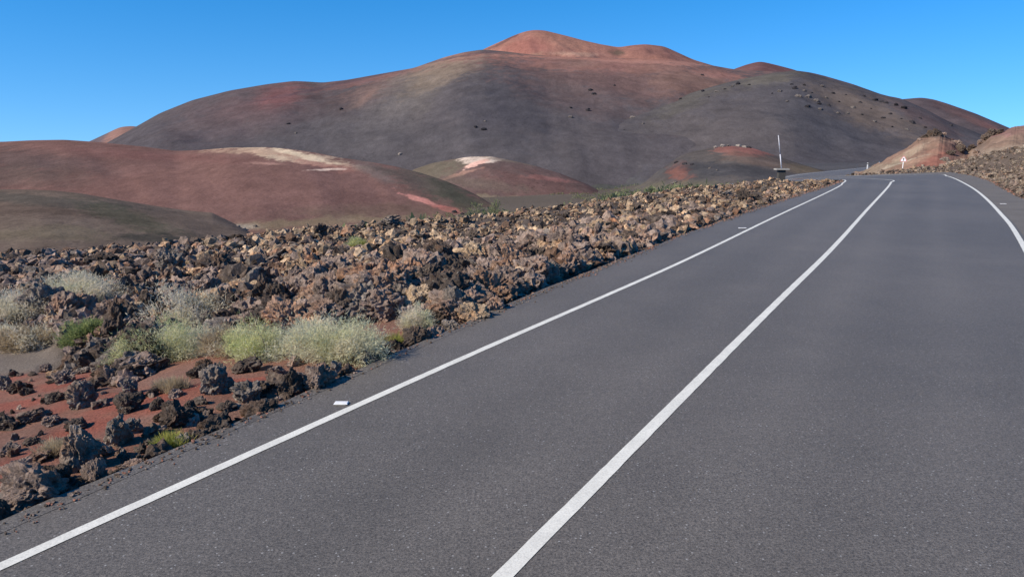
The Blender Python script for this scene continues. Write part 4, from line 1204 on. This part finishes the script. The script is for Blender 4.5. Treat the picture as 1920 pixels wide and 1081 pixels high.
for px, py, lab, lmk in [(640, 757, 'flat white road stud just outside the left edge line, nearest of the three', 'the nearest road stud'), (1392, 428, 'small white road stud outside the left edge line, farther up the road', 'the far left road stud'),
                    (1881, 382.5, 'white road stud on the shoulder outside the right edge line', 'the right road stud')]:
    p = on_plane(px, py, 0.0)
    _d, _z, _s = seg_dist(p[0], p[1], CL); k = int(np.argmin(np.hypot(CL[:, 0] - p[0], CL[:, 1] - p[1])))
    t = CL[k + 1] - CL[k]
    st = empty('road_stud', (p[0], p[1], 0.0045), 0.0)
    tag(st, lab, 'road stud', 'road studs along the edge lines')
    k_ = 1.0 if px < 1000 else 1.7
    b = MB(); b.box((-.075 * k_, -.045, 0), (.075 * k_, .045, .016), .007); b.build('body', M['white'], st)
    b = MB(); b.box((-.055 * k_, -.0475, .003), (.055 * k_, -.0455, .012)); b.build('reflector', M['reflector'], st)
    LAND.append((lmk, px, py))

# ------------------------------------------------------------------ labels that single each rock out
LAND += [('the lattice-thin mast', 1465, 320), ('the triangular road sign', 1692, 325), ('the leaning dark slab', 885, 445), ('the big shadowed boulders', 250, 610), ('the tall roadside stone', 156, 850),
         ('the tan boulder pair', 915, 495), ('the big tan boulder', 885, 590), ('the bottom left corner', 5, 1020), ('the bend of the road', 1580, 340), ('the flat ashy patch', 30, 545), ('the red bank', 1755, 290),
         ('the beige hummock', 1890, 260), ('the low rim rock group', 728, 420)]
LAND = [(t.replace('lattice-thin ', 'slim pale '), a, b) for t, a, b in LAND]
SPECIAL = {0: None}
used = set()


def size_word(w, mx):
    return 'huge' if w > 0.62 * mx else 'large' if w > 0.38 * mx else 'small' if w < 0.2 * mx else 'mid-sized'


DIRS = ['right of', 'behind-right of', 'behind', 'behind-left of', 'left of', 'front-left of', 'in front of', 'front-right of']
RANK = ['nearest', 'second nearest', 'third nearest', 'fourth nearest', 'fifth nearest', 'sixth nearest', 'seventh nearest', 'eighth nearest', 'ninth nearest', 'tenth nearest']
RANK += [w + ' nearest' for w in 'eleventh twelfth thirteenth fourteenth fifteenth sixteenth seventeenth eighteenth nineteenth twentieth'.split()]


def label_all(items, lands, noun, cat, group):
    b = {}
    for it in items:
        best = min(range(len(lands)), key=lambda j: math.hypot((it['px'] - lands[j][1]), (it['py'] - lands[j][2]) * 2.2))
        dx = it['px'] - lands[best][1]; dy = -(it['py'] - lands[best][2]) * 2.2
        a = int(round(math.atan2(dy, dx) / (math.pi / 4))) % 8
        b.setdefault((best, a), []).append((math.hypot(dx, dy), id(it), it))
    for (j, a), L in b.items():
        L.sort(key=lambda q: (q[0], q[1]))
        tc = {}
        for q in L: tc[q[2]['tone']] = tc.get(q[2]['tone'], 0) + 1
        seen = {}
        for d_, _, it in L:
            tn = it['tone']; k = seen.get(tn, 0); seen[tn] = k + 1
            rk = RANK[min(k, len(RANK) - 1)]
            shape = ''
            if tc[tn] == 1:
                lab = '%s%s %s, the only %s one %s %s' % (shape, tn, noun, tn.split()[0], DIRS[a], lands[j][0])
            else:
                lab = '%s%s %s, %s %s one %s %s' % (shape, tn, noun, rk, tn.split()[0], DIRS[a], lands[j][0])
            tag(it['ob'], lab, cat, group)


label_all(ROCKS, LAND, 'lava rock', 'rock', 'lava rocks beside the road')
BLAND = [('the top of the red summit', 1000, 60), ('the slim mast', 1462, 290), ('the crest of the dark dome', 1490, 135), ('the big grey slope boulder', 1082, 240), ('the red capped mound', 1370, 285), ('the red spot of the mound', 1280, 320), ('the pale topped mound', 905, 297), ('the far bushes', 905, 392), ('the foot of the red hill', 450, 440), ('the low far-right peak', 1740, 185), ('the red shoulder patch', 525, 180)]
label_all(BL, BLAND, 'boulder', 'boulder', 'boulders on the hillsides')
